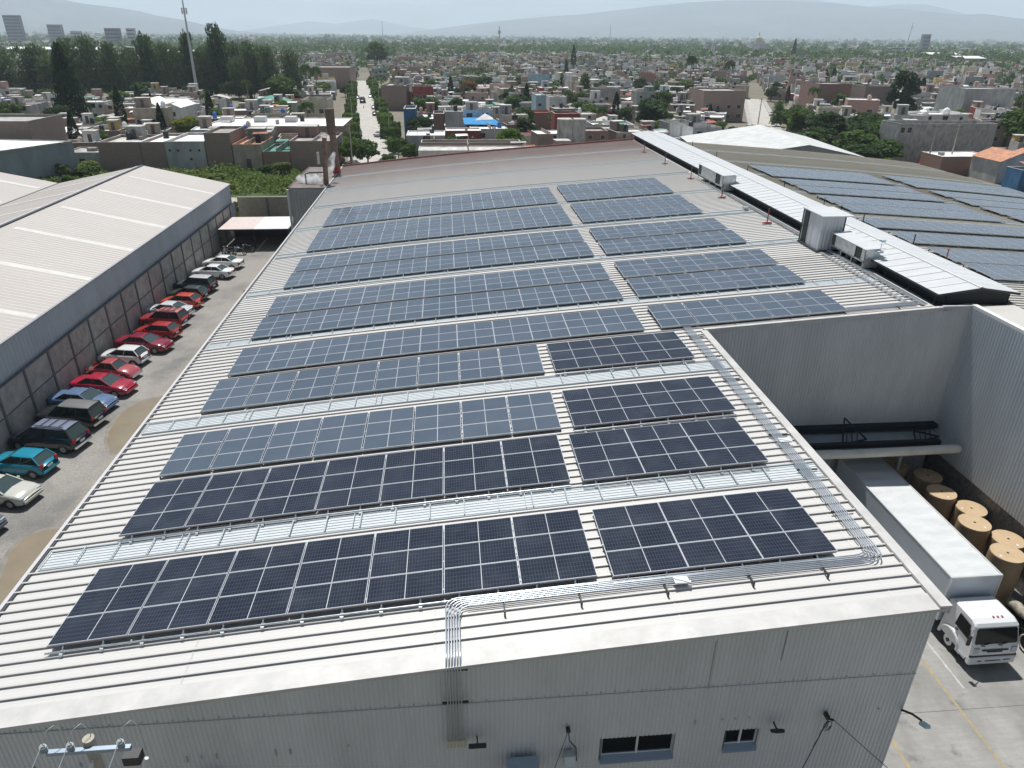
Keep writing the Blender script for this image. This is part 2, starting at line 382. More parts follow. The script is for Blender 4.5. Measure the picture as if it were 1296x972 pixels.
for i,(c,h) in enumerate(zip(SK,SH)):
    for side in (0,1):
        if side==0: xa,xb=XE+.3,(12.95 if c<YI else 25.7)
        else: xa,xb=30.9,XW-.4
        if side==1 and c<34: continue
        XS=xs(xa,xb,16); b=MB(); roofstrip(b,XS,c-h,c+h,.02)
        k=c-h+.1
        while k<c+h-.03:
            rib(b,XS,k,.03,.02,0,.02); k+=.15
        s=b.build('skylight',skm,fac,True)
        f=MB()
        for yy in (c-h-.03,c+h+.03): rib(f,XS,yy,.03,.08)
        x=xa
        cnt=0
        while x<xb:
            ww=.05
            if c<70: f.bar((x,c-h,rz(x)+.12),(x,c+h,rz(x)+.12),ww*.8,.03)
            cnt+=1
            if cnt%5==0 and c<60: f.bar((x-.25,c-h,rz(x-.25)+.1),(x-.25,c+h,rz(x-.25)+.1),.025,.025)
            x+=1.2 if c<45 else 1.55
        f.build('guard_frame',skf,s,True)
# corrugated walls -------------------------------------------------
def corr_y(b,X0,X1,Y,zlo,ztop,period=.2,dep=.03,holes=(),out=-1):
    """wall in the XZ plane facing -Y"""
    x=X0; i=0
    while x<X1-1e-6:
        xe=min(x+period,X1); w=xe-x
        ps=[(x,0),(x+w*.3,0),(x+w*.42,1),(x+w*.88,1),(xe,0)]
        cuts=[(z0,z1) for (a,c,z0,z1) in holes if x+w/2>a and x+w/2<c]
        zs=[zlo]; 
        segs=[]; z=zlo
        for z0,z1 in sorted(cuts): segs.append((z,z0)); z=z1
        segs.append((z,None))
        for za,zb in segs:
            vs=[]
            for px,d in ps: vs+=[(px,Y+out*dep*d,za),(px,Y+out*dep*d,(ztop(px) if zb is None else zb))]
            b.raw(vs,[(2*k,2*k+2,2*k+3,2*k+1) for k in range(4)],0,False)
        x=xe
def corr_x(b,Y0_,Y1_,X,zlo,zhi,period=.2,dep=.03,out=-1):
    y=Y0_
    while y<Y1_-1e-6:
        ye=min(y+period,Y1_); w=ye-y; vs=[]
        for py,d in [(y,0),(y+w*.3,0),(y+w*.42,1),(y+w*.88,1),(ye,0)]: vs+=[(X+out*dep*d,py,zlo),(X+out*dep*d,py,zhi)]
        b.raw(vs,[(2*k+1,2*k+3,2*k+2,2*k) for k in range(4)],0,False); y=ye
W1=(3.98,6.16,5.62,6.55); W2=(7.72,8.72,5.72,6.52)
b=MB(); corr_y(b,XE+.1,XF-.12,Y0+.06,0,lambda x:rz(x)-.02,.13,.018,[W1,W2]); 
b.box(XE+.1,XE+.2,Y0+.1,YB-.2,0,rz(XE)-.05)
b.box(XF-.2,XF-.1,Y0+.1,YI,0,rz(XF)-.05)
front=b.build('wall',wallm,fac,True)
# horizontal lap of the cladding with screw heads
b=MB(); x=XE+.2
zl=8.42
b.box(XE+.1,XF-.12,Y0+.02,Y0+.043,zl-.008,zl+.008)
b.build('cladding_lap',P('lap_strip',(.45,.46,.45),.6),fac,True)  # thin strip a little greyer than the cladding
b=MB(); rnd=random.Random(2); x=XE+.3
while x<XF-.2:
    b.box(x,x+.03,Y0+.02,Y0+.045,zl+.07,zl+.10)
    if rnd.random()<.35: b.box(x+.1,x+.13,Y0-.005,Y0+.03,6.95+rnd.uniform(-.1,.1),6.98+.1)
    x+=.4
b.build('screw_heads',galvd,fac,True)
b=MB()
for x,z0,z1 in ((6.9,8.3,10.2),(8.9,9.3,10.4)):
    b.box(x,x+.016,Y0+.03,Y0+.043,z0,z1)
b.build('sheet_seam',P('seam_dirt',(.26,.27,.27),.8),fac,True)
# windows of the front wall
for wx0,wx1,wz0,wz1 in (W1,W2):
    f=MB(); t=.05; yy=Y0+.12
    f.box(wx0-.02,wx1+.02,yy,yy+.06,wz1-.03,wz1+.06); f.box(wx0,wx1,yy,yy+.06,wz0+.1,wz0+.16)
    for xx in (wx0-.02,(wx0+wx1)/2-.03,wx1-.04): f.box(xx,xx+.06,yy-.01,yy+.06,wz0+.12,wz1)
    win=f.build('window',whitep,fac,True)
    g=MB(); g.box(wx0,wx1,yy+.03,yy+.04,wz0+.12,wz1); g.build('pane',glassd,win,True)
    s=MB(); s.face([(wx0-.03,Y0-.03,wz0-.02),(wx1+.03,Y0-.03,wz0-.02),(wx1+.03,yy,wz0+.13),(wx0-.03,yy,wz0+.13)])
    s.face([(wx0-.03,Y0-.03,wz0-.10),(wx1+.03,Y0-.03,wz0-.10),(wx1+.03,Y0-.03,wz0-.02),(wx0-.03,Y0-.03,wz0-.02)])
    s.face([(wx1,Y0+.02,wz0),(wx1,yy,wz0+.1),(wx1,yy,wz1),(wx1,Y0+.02,wz1)]); s.face([(wx0,Y0+.02,wz0),(wx0,yy,wz0+.1),(wx0,yy,wz1),(wx0,Y0+.02,wz1)])
    s.build('sill',P('blue_grey_flashing',(.22,.27,.33),.4),win,True)
# roof edge trims
b=MB()
for i in range(14):
    x0,x1=XA[i],XA[i+1]
    b.raw([(x0,Y0-.16,rz(x0)+.02),(x1,Y0-.16,rz(x1)+.02),(x1,Y0+.45,rz(x1)+.035),(x0,Y0+.45,rz(x0)+.035),(x0,Y0-.16,rz(x0)-.09),(x1,Y0-.16,rz(x1)-.09),(x0,Y0+.03,rz(x0)-.09),(x1,Y0+.03,rz(x1)-.09)],[(0,1,2,3),(4,5,1,0),(6,7,5,4)],0,False)
z=rz(XF)
b.box(XF-.28,XF+.06,Y0-.16,YI-.1,z+.02,z+.10); b.box(XF+.02,XF+.06,Y0-.15,YI-.1,z-.2,z+.02)
b.build('edge_trim',trim,fac,True)
b=MB()
x=XF
XS=xs(XF-.1,26.2,8)
for i in range(8):
    x0,x1=XS[i],XS[i+1]
    b.raw([(x0,YI-.08,rz(x0)-.12),(x1,YI-.08,rz(x1)-.12),(x1,YI-.08,rz(x1)+.14),(x0,YI-.08,rz(x0)+.14),(x0,YI+.14,rz(x0)+.14),(x1,YI+.14,rz(x1)+.14),(x0,YI+.14,rz(x0)-.0),(x1,YI+.14,rz(x1)-.0)],[(0,1,2,3),(3,2,5,4),(4,5,7,6)],0,False)
b.box(26.2,27.88,YI-.07,YI+.12,12.0,12.2)
b.build('edge_trim',trim,fac,True)
b=MB(); b.box(XR-.06,XR+.22,8,YI+.1,12.06,12.24); b.build('edge_trim',P('white_trim',(.80,.80,.78),.4),fac,True)
# eave gutter on the left
b=MB(); b.box(XE-.10,XE+.02,Y0-.1,YB,rz(XE)-.14,rz(XE)+.05); b.box(XE-.02,XE+.06,Y0-.1,YB,rz(XE)+.05,rz(XE)+.085)
b.build('eave_gutter',P('gutter_paint',(.50,.49,.50),.5),fac,True)
b=MB(); b.box(XE+.07,XE+.16,Y0+.4,YB,rz(XE)+.03,rz(XE)+.075); b.build('eave_seal',darkm,fac,True)
# inner court walls
b=MB(); corr_y(b,XF,XR-.12,YI-.02,0,lambda x:rz(x)-.08,.18,.02); b.build('wall',wallb,fac,True)
b=MB(); corr_x(b,8,YI-.05,XR-.1,3.45,12.08,.2,.03); b.build('wall',wallr,fac,True)
b=MB(); b.box(XR+.12,XR+.3,8,YI,0,3.9)
b.build('wall',P('rough_block_wall',(.24,.23,.21),.9,var=.5,scale=5,bump=.8),fac,True)
b=MB(); b.box(XR-.16,XR+.0,YI-.16,YI-.0,3.0,12.0); b.build('corner_flashing',wallb,fac,True)
# far parapet
b=MB(); XS=xs(XE,26,12)
for i in range(12):
    x0,x1=XS[i],XS[i+1]
    b.raw([(x0,YB,rz(x0)),(x1,YB,rz(x1)),(x1,YB,rz(x1)+.22),(x0,YB,rz(x0)+.22),(x0,YB+.2,rz(x0)+.22),(x1,YB+.2,rz(x1)+.22),(x0,YB+.2,0),(x1,YB+.2,0)],[(0,1,2,3),(3,2,5,4),(4,5,7,6)],0,False)
b.build('parapet',P('rust_red_parapet',(.25,.10,.085),.7,var=.4,scale=1),fac,True)
b=MB(); b.box(XW-.15,XW,8,YB,0,rz(XW)-.02); b.box(26,XW,YB,YB+.15,0,8.6)
b.build('wall',wallb,fac,True)
# annex at the far left corner
b=MB(); corr_y(b,-18.9,XE-.02,88.0,0,lambda x:8.5,.4,.04); b.box(-18.9,-18.8,88.05,YB,0,8.5); b.box(-18.9,XE-.12,YB-.1,YB,0,8.5); 
ann=b.build('annex_wall',P('grey_render',(.34,.345,.33),.7,var=.15,scale=.6),fac,True)
b=MB(); b.box(-19,XE-.12,87.9,YB+.05,8.5,8.58); b.box(-19,-18.9,87.9,YB+.05,8.58,8.66); b.build('annex_roof',P('stained_slab',(.20,.165,.15),.9,var=.4,scale=.7),fac,True)
b=MB(); b.tube([(-19.05,87.85,0),(-19.05,87.85,8.4)],.16,8); b.build('downpipe',P('pale_pipe',(.5,.5,.47),.6),fac,True)
# ridge vent
rv=MB(); zL,zC,zR=12.74,13.06,12.72; xL,xC,xR=26.0,28.4,30.7; ya,yb=34.25,104.3
n=70
for i in range(n):
    y0=ya+(yb-ya)*i/n; y1=ya+(yb-ya)*(i+1)/n-.012
    rv.raw([(xL,y0,zL),(xC,y0,zC),(xC,y1,zC),(xL,y1,zL),(xR,y0,zR),(xR,y1,zR)],[(0,1,2,3),(1,4,5,2)],0,False)
    rv.raw([(xL,y1,zL+.02),(xC,y1,zC+.02),(xC,y1+.04,zC+.02),(xL,y1+.04,zL+.02)],[(0,1,2,3)],0)
    rv.raw([(xL,y1,zL+.02),(xC,y1,zC+.02),(xC,y1,zC),(xL,y1,zL)],[(0,3,2,1)],0)
rv.raw([(xC-.13,ya,zC+.015),(xC,ya,zC+.05),(xC+.13,ya,zC+.015),(xC-.13,yb,zC+.015),(xC,yb,zC+.05),(xC+.13,yb,zC+.015)],[(0,1,4,3),(1,2,5,4)],0,False)
vent=rv.build('ridge_vent',vent_m,fac,True)
b=MB()
b.box(xL,xL+.05,ya,yb,zL-.12,zL-.002); b.box(xR-.05,xR,ya,yb,zR-.12,zR-.002)
b.raw([(xL,ya,zL-.14),(xC,ya,zC-.14),(xC,ya,zC-.003),(xL,ya,zL-.003),(xR,ya,zR-.14),(xR,ya,zR-.003)],[(0,1,2,3),(1,4,5,2)],0)
b.build('fascia',darkm,vent,True)
b=MB()
b.box(xL+.5,xL+.55,ya+.1,yb-.1,11.9,zL-.02); b.box(xR-.55,xR-.5,ya+.1,yb-.1,11.9,zR-.02)
b.raw([(xL+.5,ya+.1,12.0),(xR-.5,ya+.1,12.0),(xR-.5,ya+.1,12.8),(xC,ya+.1,12.98),(xL+.5,ya+.1,12.8)],[(0,1,2,3,4)],0)
b.raw([(xL+.1,ya,12.1),(xR-.1,ya,12.1),(xR-.1,yb,12.1),(xL+.1,yb,12.1)],[(0,1,2,3)],0)
y=ya+.3
while y<yb: 
    b.bar((xL+.08,y,12.0),(xL+.08,y,zL-.05),.04); y+=2.4
b.build('shaded_recess',dark,vent,True)  # black inset sheets paint the shade inside the vent, with thin posts
# ================================================================ SOLAR ARRAYS
def panel_mesh(name,w,d,glass):
    b=MB(); t=.035; fr=.019
    b.box(0,w,0,fr,-t,0,1); b.box(0,w,d-fr,d,-t,0,1); b.box(0,fr,fr,d-fr,-t,0,1); b.box(w-fr,w,fr,d-fr,-t,0,1)
    b.box(fr,w-fr,fr,d-fr,-.02,-.006,0)
    me=bpy.data.meshes.new(name); me.from_pydata(b.v,[],b.f); me.materials.append(glass); me.materials.append(alu)
    me.polygons.foreach_set('material_index',b.m); return me
KS=1.0152
DW,DD=2.26,1.125; BW,BD=1.985,1.035
m_dark=panel_mat('mono_solar_glass',(.012,.016,.028),(.018,.022,.036),(.11,.13,.16),.38,24,6,DW,DD,.16)
m_blue=panel_mat('poly_solar_glass',(.062,.085,.115),(.078,.102,.135),(.20,.23,.27),.28,24,6,BW,BD,.2)
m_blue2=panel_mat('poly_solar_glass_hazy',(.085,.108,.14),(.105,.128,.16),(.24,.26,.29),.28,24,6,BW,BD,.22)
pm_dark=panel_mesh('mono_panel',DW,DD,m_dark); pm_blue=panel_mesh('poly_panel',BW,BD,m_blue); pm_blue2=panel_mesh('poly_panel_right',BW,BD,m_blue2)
def solar(x0,x1,yf,n,kind,label,group):
    darkk=kind=='dark'; w=(x1-x0)/n; d=1.142 if darkk else 1.052
    me={'dark':pm_dark,'blue':pm_blue,'right':pm_blue2}[kind]; mw,md=(DW,DD) if darkk else (BW,BD)
    h1,h2=(.30,.21) if darkk else (.25,.31)
    x0*=KS; x1*=KS; yf*=KS; w*=KS; d*=1.0
    root=thing('solar_array',label,'solar array',(x0,yf,rz(x0)),0,group)
    beta=math.atan2(h2-h1,3*d)
    o0=Vector((x0,yf,rz(x0)))
    def top(x,v): return rz(x)+h1+(h2-h1)*v/(3*d)
    for k in range(n):
        xa=x0+k*w; xb=xa+mw
        ux=Vector((xb-xa,0,rz(xb)-rz(xa))).normalized()
        for r in range(3):
            v=r*d*math.cos(beta)
            uy=Vector((0,math.cos(beta),math.sin(beta))); uy=(uy-ux*uy.dot(ux)).normalized(); uz=ux.cross(uy)
            p=Vector((xa,yf+v,top(xa,r*d)))-o0
            o=bpy.data.objects.new('solar_panel',me); col.objects.link(o); o.parent=root
            o.matrix_local=Matrix(((ux.x,uy.x,uz.x,p.x),(ux.y,uy.y,uz.y,p.y),(ux.z,uy.z,uz.z,p.z),(0,0,0,1)))
    X=xs(x0-.02,x1-.02,max(4,n))
    # rails under the panels
    for v in (.25,1.55,3*d-.3):
        b=MB()
        for i in range(len(X)-1): b.bar((X[i],yf+v,top(X[i],v)-.075),(X[i+1],yf+v,top(X[i+1],v)-.075),.05,.07)
        b.build('rail',galvd,root,off=None,world=True)
    b=MB()
    for i in range(len(X)-1): b.bar((X[i],yf+.02,top(X[i],0)-.06),(X[i+1],yf+.02,top(X[i+1],0)-.06),.03,.05)
    b.build('front_rail',P_rust if darkk else galvd,root,world=True)
    if darkk:
        b=MB(); b.tube([(x,yf-.16,rz(x)+.15) for x in X],.032,6); b.build('foot_rail',galv,root,world=True)
        x=x0+.45
        while x<x1-.2:
            l=MB(); l.bar((x,yf+.02,top(x,0)-.06),(x,yf-.12,rz(x)+.12),.045,.045,up=(1,0,0)); l.box(x-.05,x+.05,yf-.24,yf-.06,rz(x)+.0,rz(x)+.13)
            l.build('leg',galv,root,world=True); x+=1.14
    else:
        step=w*2
        x=x0+.02
        while x<x1+.05:
            l=MB(); xx=min(x,x1-.05)
            l.bar((xx,yf+.05,top(xx,0)-.04),(xx,yf+.05,rz(xx)+.02),.05,.05,up=(1,0,0)); l.bar((xx,yf+3*d-.3,top(xx,3)-.04),(xx,yf+3*d-.3,rz(xx)+.02),.05,.05,up=(1,0,0))
            l.build('leg',darkm,root,world=True); x+=step
    return root
P_rust=P('rail_tint',(.30,.22,.20),.6)
ordn=['frontmost','second','third','fourth','fifth','sixth','seventh','eighth','ninth','tenth','eleventh','twelfth','farthest']
GL='solar arrays on the left roof slope'; GR='solar arrays on the right roof slope'
LF=[15.87,20.85,24.65,30.0,33.9,38.85,42.55,48.0,51.75,57.2,60.75,65.55,69.3]
for i,yf in enumerate(LF):
    nm=ordn[i]
    dk=i<2
    if i<4: a,b_=(-11.72,(4.0 if dk else 4.26)); n=7 if dk else 8
    else: a,b_=-11.53,10.0; n=11
    solar(a,b_,yf,n,'dark' if dk else 'blue',('black' if dk else 'blue')+' solar array %d panels wide, %s row from front roof edge, left of the gap'%(n,nm),GL)
    if i<4: solar(4.42 if dk else 4.72,11.1 if dk else 11.33,yf-.1,3,'dark','black solar array three panels wide, %s row from front roof edge, right of the gap'%nm,GL)
    else: solar(10.88,20.95,yf+.25*(i>8),5,'blue','blue solar array five panels wide, %s row from front roof edge, right of the gap'%nm,GL)
RF=[(38.3,32.3,8),(41.9,32.3,8),(46.6,32.2,8),(51.1,32.2,8),(56.6,33.4,7),(60.2,33.4,7),(64.9,33.6,7),(68.7,33.6,7),(73.6,33.7,7),(76.9,33.7,7)]
for i,(yf,xa,n) in enumerate(RF):
    solar(xa,xa+1.985*n,yf,n,'right','grey blue array beside the ridge vent on right slope, %s row from near end'%(ordn[i] if i<9 else 'farthest'),GR)
for i,(yf,n) in enumerate([(56.6,8),(60.2,8),(64.2,8),(68.1,8),(73.1,8),(76.9,8)]):
    solar(49.6,49.6+1.985*n,yf,n,'right','outer grey blue array near the right eave, %s of six from near end'%(['first','second','third','fourth','fifth','sixth'][i]),GR)
# ================================================================ CONDUITS
cb=thing('conduit_bundle','bundle of shiny steel conduits running down the front wall, across and up the roof','conduits',(-.4,Y0,7))
pipe_m=P('conduit_steel',(.50,.54,.58),.3,.7,var=.1,scale=6)
def rounded(pts,r=.45,n=6):
    out=[Vector(pts[0])]
    for i in range(1,len(pts)-1):
        p0,p1,p2=Vector(pts[i-1]),Vector(pts[i]),Vector(pts[i+1]); a=(p0-p1); c=(p2-p1); rr=min(r,a.length*.45,c.length*.45)
        a.normalize(); c.normalize(); s=p1+a*rr; e=p1+c*rr
        for k in range(n+1):
            t=k/n; out.append(s*(1-t)**2+p1*2*t*(1-t)+e*t*t)
    out.append(Vector(pts[-1])); return out
for i in range(6):
    o=i*.07; ox=-.45+i*.075
    zt=rz(ox)+.17
    pts=[(ox,Y0-.14,7.15),(ox,Y0-.14,zt-.35)]
    p1=rounded([(ox,Y0-.14,7.15),(ox,Y0-.24,zt),(ox,15.98-o,zt+.02),(ox+2.2,15.98-o,rz(ox+2.2)+.17)],.42)
    p1=rounded([(ox,Y0-.14,7.15),(ox,Y0-.20,zt),(ox,16.0-o,zt+.02),(ox+2.2,15.98-o,rz(ox+2.2)+.17)],.4)
    mid=[]
    x=3.0
    while x<11.9: mid.append(Vector((x,15.98-o-.10*(x-3)/9,rz(x)+.17))); x+=1.5
    xr=12.2+o
    p2=rounded([(11.2,15.88-o,rz(11.2)+.17),(xr,15.88-o,rz(xr)+.17),(xr,24,rz(xr)+.17)],.5)
    p3=rounded([(xr,25,rz(xr)+.17),(xr,34.85-o,rz(xr)+.17),(14.6,34.85-o,rz(14.6)+.17)],.35)
    p4=[Vector((x,34.85-o,rz(x)+.17)) for x in (17,20,23,25.2)]
    b=MB(); b.tube(p1+mid[:-1]+p2+p3+p4,.021,7); b.build('conduit',pipe_m,cb,True)
k=0
b=MB()
for x in (1.2,3.4,5.9,8.4,10.6): b.box(x,x+.045,15.25,16.1,rz(x)+.1,rz(x)+.15); b.box(x,x+.05,15.2,15.25,rz(x),rz(x)+.2)
for y in (18,20.5,23,25.5,28,30.5,33): b.box(12.1,12.85,y,y+.045,rz(12.3)+.1,rz(12.3)+.15)
for x in (15,18,21,24): b.box(x,x+.045,34.25,34.95,rz(x)+.1,rz(x)+.15)
for z in (8.62,9.85): b.box(-.6,.12,Y0-.125,Y0-.08,z,z+.06)
b.build('clamp',darkm,cb,True)
b=MB()
for x,y in ((6.4,15.6),(12.45,22.4)): b.box(x-.22,x+.22,y-.14,y+.14,rz(x)+.2,rz(x)+.24); b.bar((x-.2,y+.1,rz(x)+.25),(x+.25,y-.12,rz(x)+.25),.1,.02)
b.build('junction_cover',whitep,cb,True)
b=MB()
for i in range(6):
    ox=-.5+i*.095; b.tube([(ox+.02,Y0-.15,7.2),(ox,Y0-.2,7.05),(ox,Y0-.13,6.88)],.035,6)
b.build('weather_head',P('ivory_plastic',(.50,.47,.33),.6),cb,True)
# floodlights, cables and small wall gear
def flood(x,z,lab,tilt=.5,w=.34,h=.22):
    r=thing('floodlight',lab,'floodlight',(x,Y0-.02,z),0,'black floodlights on the front wall')
    b=MB(); M=Matrix.Translation((0,-.3,0))@Matrix.Rotation(tilt,4,'X'); b.box(-w/2,w/2,-.05,.05,-h/2,h/2,0,M,.015); b.build('lamp_body',blackp,r)
    b=MB(); M2=M; b.box(-w/2+.03,w/2-.03,-.058,-.05,-h/2+.03,h/2-.03,0,M2); b.build('lens',glassd,r)
    b=MB(); b.bar((0,0,.0),(0,-.28,0),.04); b.bar((-w/2,-.3,0),(w/2,-.3,0),.03); b.build('bracket',darkm,r)
flood(.33,7.12,'black floodlight beside the conduit ends on the front wall',.9,.5,.16)
flood(9.08,6.85,'black floodlight above the smaller window on the front wall',.7,.26,.44)
flood(-7.05,6.3,'black floodlight behind the pole crossarm, low on front wall',.6,.45,.3)
r=thing('wall_lamp','small lamp on a dark arm at the right corner of front wall','lamp',(13.05,Y0,6.95))
b=MB(); b.tube([(0,0,0),(.05,-.35,.25),(.06,-.7,.42)],.035,7); b.build('arm',darkm,r)
b=MB(); M=Matrix.Translation((.07,-.85,.42))@Matrix.Rotation(-.5,4,'X'); b.box(-.09,.09,-.16,.16,-.05,.05,0,M,.03); b.build('lamp_head',P('lamp_glass',(.45,.62,.66),.25),r)
def wire(pts,r=.012,m=darkm,name='overhead_cable',label='',group=None,sag=0):
    b=MB(); b.tube(pts,r,5); return tag(b.build(name,m),label,'cable',group)
def sagp(a,c,s,n=12): 
    a=Vector(a);c=Vector(c); return [a.lerp(c,i/n)-Vector((0,0,s*4*(i/n)*(1-i/n))) for i in range(n+1)]
hook=thing('cable_anchor','dark cable anchor with hanging loops between the small window and corner','cable anchor',(10.64,Y0,7.06))
b=MB(); b.box(-.05,.05,-.2,0,-.06,.06); b.bar((0,-.2,0),(.12,-.28,.02),.05); b.bar((0,-.2,0),(-.1,-.22,.1),.04); b.build('bracket',darkm,hook)
b=MB()
for q in range(4):
    rr=.12+.03*q; b.tube([(.05+rr*math.cos(t)*.6,-.25+.02*q,-.18-.05*q+rr*math.sin(t)) for t in [k*.5 for k in range(14)]],.009,4)
b.tube([(.05,-.22,-.2),(-.1,-.15,-.6),(-.06,-.1,-.95),(-.16,-.08,-1.35)],.008,4)
b.build('cable_loop',darkm,hook)
wire(sagp((10.6,Y0-.25,7.08),(4.5,8,4.6),.15),.014,label='thin cable from the wall anchor falling to the lower left')
wire(sagp((10.75,Y0-.28,7.1),(16.5,9.6,3.2),.1),.012,label='thin cable from the wall anchor falling to the lower right')
hook=thing('cable_anchor','small black cable anchor left of the wide window','cable anchor',(2.93,Y0,7.2))
b=MB(); b.box(-.06,.06,-.14,0,-.05,.05); b.build('bracket',darkm,hook)
b=MB(); b.tube([(0,-.14,0),(.04,-.16,-.35),(.25,-.14,-.7),(.3,-.12,-1.3)],.018,6); b.build('cable',darkm,hook)
wire(sagp((2.9,Y0-.15,7.15),(1.2,11,5.6),.1),.009,label='thin cable from the left anchor down to the box')
r=thing('air_conditioner','blue grey air conditioner box under the conduits at the bottom edge','air conditioner',(1.66,Y0-.05,5.6))
b=MB(); b.box(-.5,.42,-.55,-.05,.0,.66,0,None,.03); b.build('casing',P('ac_casing',(.34,.41,.46),.45,var=.15,scale=3),r)
b=MB(); b.tube([(-.12,-.55,.33),(-.12,-.575,.33)],.24,16); b.build('fan_grille',darkm,r)
r=thing('junction_box','small pale electric box under the left cable anchor','junction box',(3.0,Y0-.03,5.9))
b=MB(); b.box(-.16,.16,-.2,0,-.1,.35,0,None,.02); b.build('casing',P('pale_box',(.55,.63,.66),.4),r); b=MB(); b.box(-.18,.18,-.22,.0,.35,.38); b.build('lid',galv,r)
# power pole at the lower left
pole=thing('power_pole','concrete power pole with steel crossarm and cutouts before the front wall','pole',(-8.0,11,0))
b=MB(); b.tube([(0,0,0),(0,0,11.5)],[.2,.12],12); b.build('pole',P('pole_concrete',(.42,.38,.31),.85,var=.2,scale=4),pole)
b=MB(); b.bar((-.80,-.16,11.33),(.9,-.16,11.33),.1,.1); b.build('crossarm',P('crossarm_steel',(.28,.34,.40),.4,.5),pole)
for i,x in enumerate((-.84,-.3,.72)):
    b=MB(); 
    for k in range(4): b.lathe([(.035,0),(.075,.015),(.035,.04)],(x,-.16,11.39+k*.04),10)
    b.lathe([(.03,.0),(.05,.03),(.0,.06)],(x,-.16,11.54),10)
    b.build('insulator',P('porcelain',(.40,.42,.42),.3) if i==0 else bpy.data.materials['porcelain'],pole)
    b=MB(); b.tube([(x,-.16,11.58),(x+.10,-.05,11.85),(x+.22,.05,11.9),(x+.32,.08,11.65),(x+.30,.1,10.9)],.009,5); b.tube([(x,-.16,11.58),(x-.12,-.9,11.2),(x-.4,-3,10.2)],.012,5); b.build('jumper_wire',galvd,pole)
for x in (-.62,-.02,1.1):
    b=MB(); b.tube([(x,-.3,10.7),(x+.1,-.25,11.08)],[.06,.045],8); b.build('fuse_cutout',P('cutout_grey',(.6,.62,.6),.35),pole)
b=MB(); b.box(.55,.9,-.05,.2,10.6,10.85); b.build('equipment_box',blackp,pole)
# ================================================================ ROOF GEAR
for i,(x,y) in enumerate([(24.73,53.6),(24.65,63.5),(24.75,72.9),(24.7,82.25),(24.6,91.3)]):
    r=thing('anchor_post','red based safety post beside the ridge vent, %s from the near end'%(['nearest','second','third','fourth','farthest'][i]),'safety post',(x,y,rz(x)+.08),0,'safety posts along the left of the ridge vent')
    b=MB(); b.tube([(0,0,0),(0,0,1.15)],.045,8); b.build('post',P('post_red_brown',(.20,.07,.06),.6) if i==0 else bpy.data.materials['post_red_brown'],r)
    b=MB(); b.box(-.38,.38,-.07,.07,0,.06); b.box(-.07,.07,-.3,.3,.0,.05); b.build('base',redp,r)
for i,y in enumerate([42.0,45.6,51.5,54.9,57.7,65.5,74.5,84,93]):
    x=31.3; tall=i in(0,)
    r=thing('anchor_post','%s safety post on the right slope beside ridge vent, number %s from near end'%('rusty orange' if i==0 else 'dark thin',['one','two','three','four','five','six','seven','eight','nine'][i]),'safety post',(x+(.4 if i<2 else 0),y,rz(x)+.05),0,'safety posts along the right of the ridge vent')
    b=MB(); b.tube([(0,0,0),(0,0,1.1)],.04,8); b.build('post',P('rusty_orange',(.35,.13,.05),.7) if i==0 else darkm,r)
    b=MB(); b.box(-.15,.15,-.15,.15,0,.04); b.build('base',darkm,r)
tray=thing('cable_tray','long grey cable tray beside the open side of the ridge vent','cable tray',(25.2,34.6,12))
b=MB(); 
b.box(25.42,25.47,34.6,70,rz(25.4)+.1,rz(25.4)+.2); b.box(25.62,25.67,34.6,70,rz(25.4)+.1,rz(25.4)+.2); b.box(25.42,25.67,34.6,70,rz(25.4)+.08,rz(25.4)+.11); b.build('tray',galv,tray,True)
b=MB()
for k in range(3): b.tube([(24.75+k*.07,34.9,rz(24.8)+.16),(24.72+k*.07,38,rz(24.8)+.14),(24.8+k*.07,45.0,rz(24.8)+.15)],.022,6)
b.build('pipe',galv,tray,True)
b=MB()
for y in (36,39,43,50,56,62,68): b.box(25.3,25.8,y,y+.08,rz(25.4),rz(25.4)+.1)
b.box(24.7,25.05,58.2,58.7,rz(25)+.1,rz(25)+.3)
b.build('bracket',galvd,tray,True)
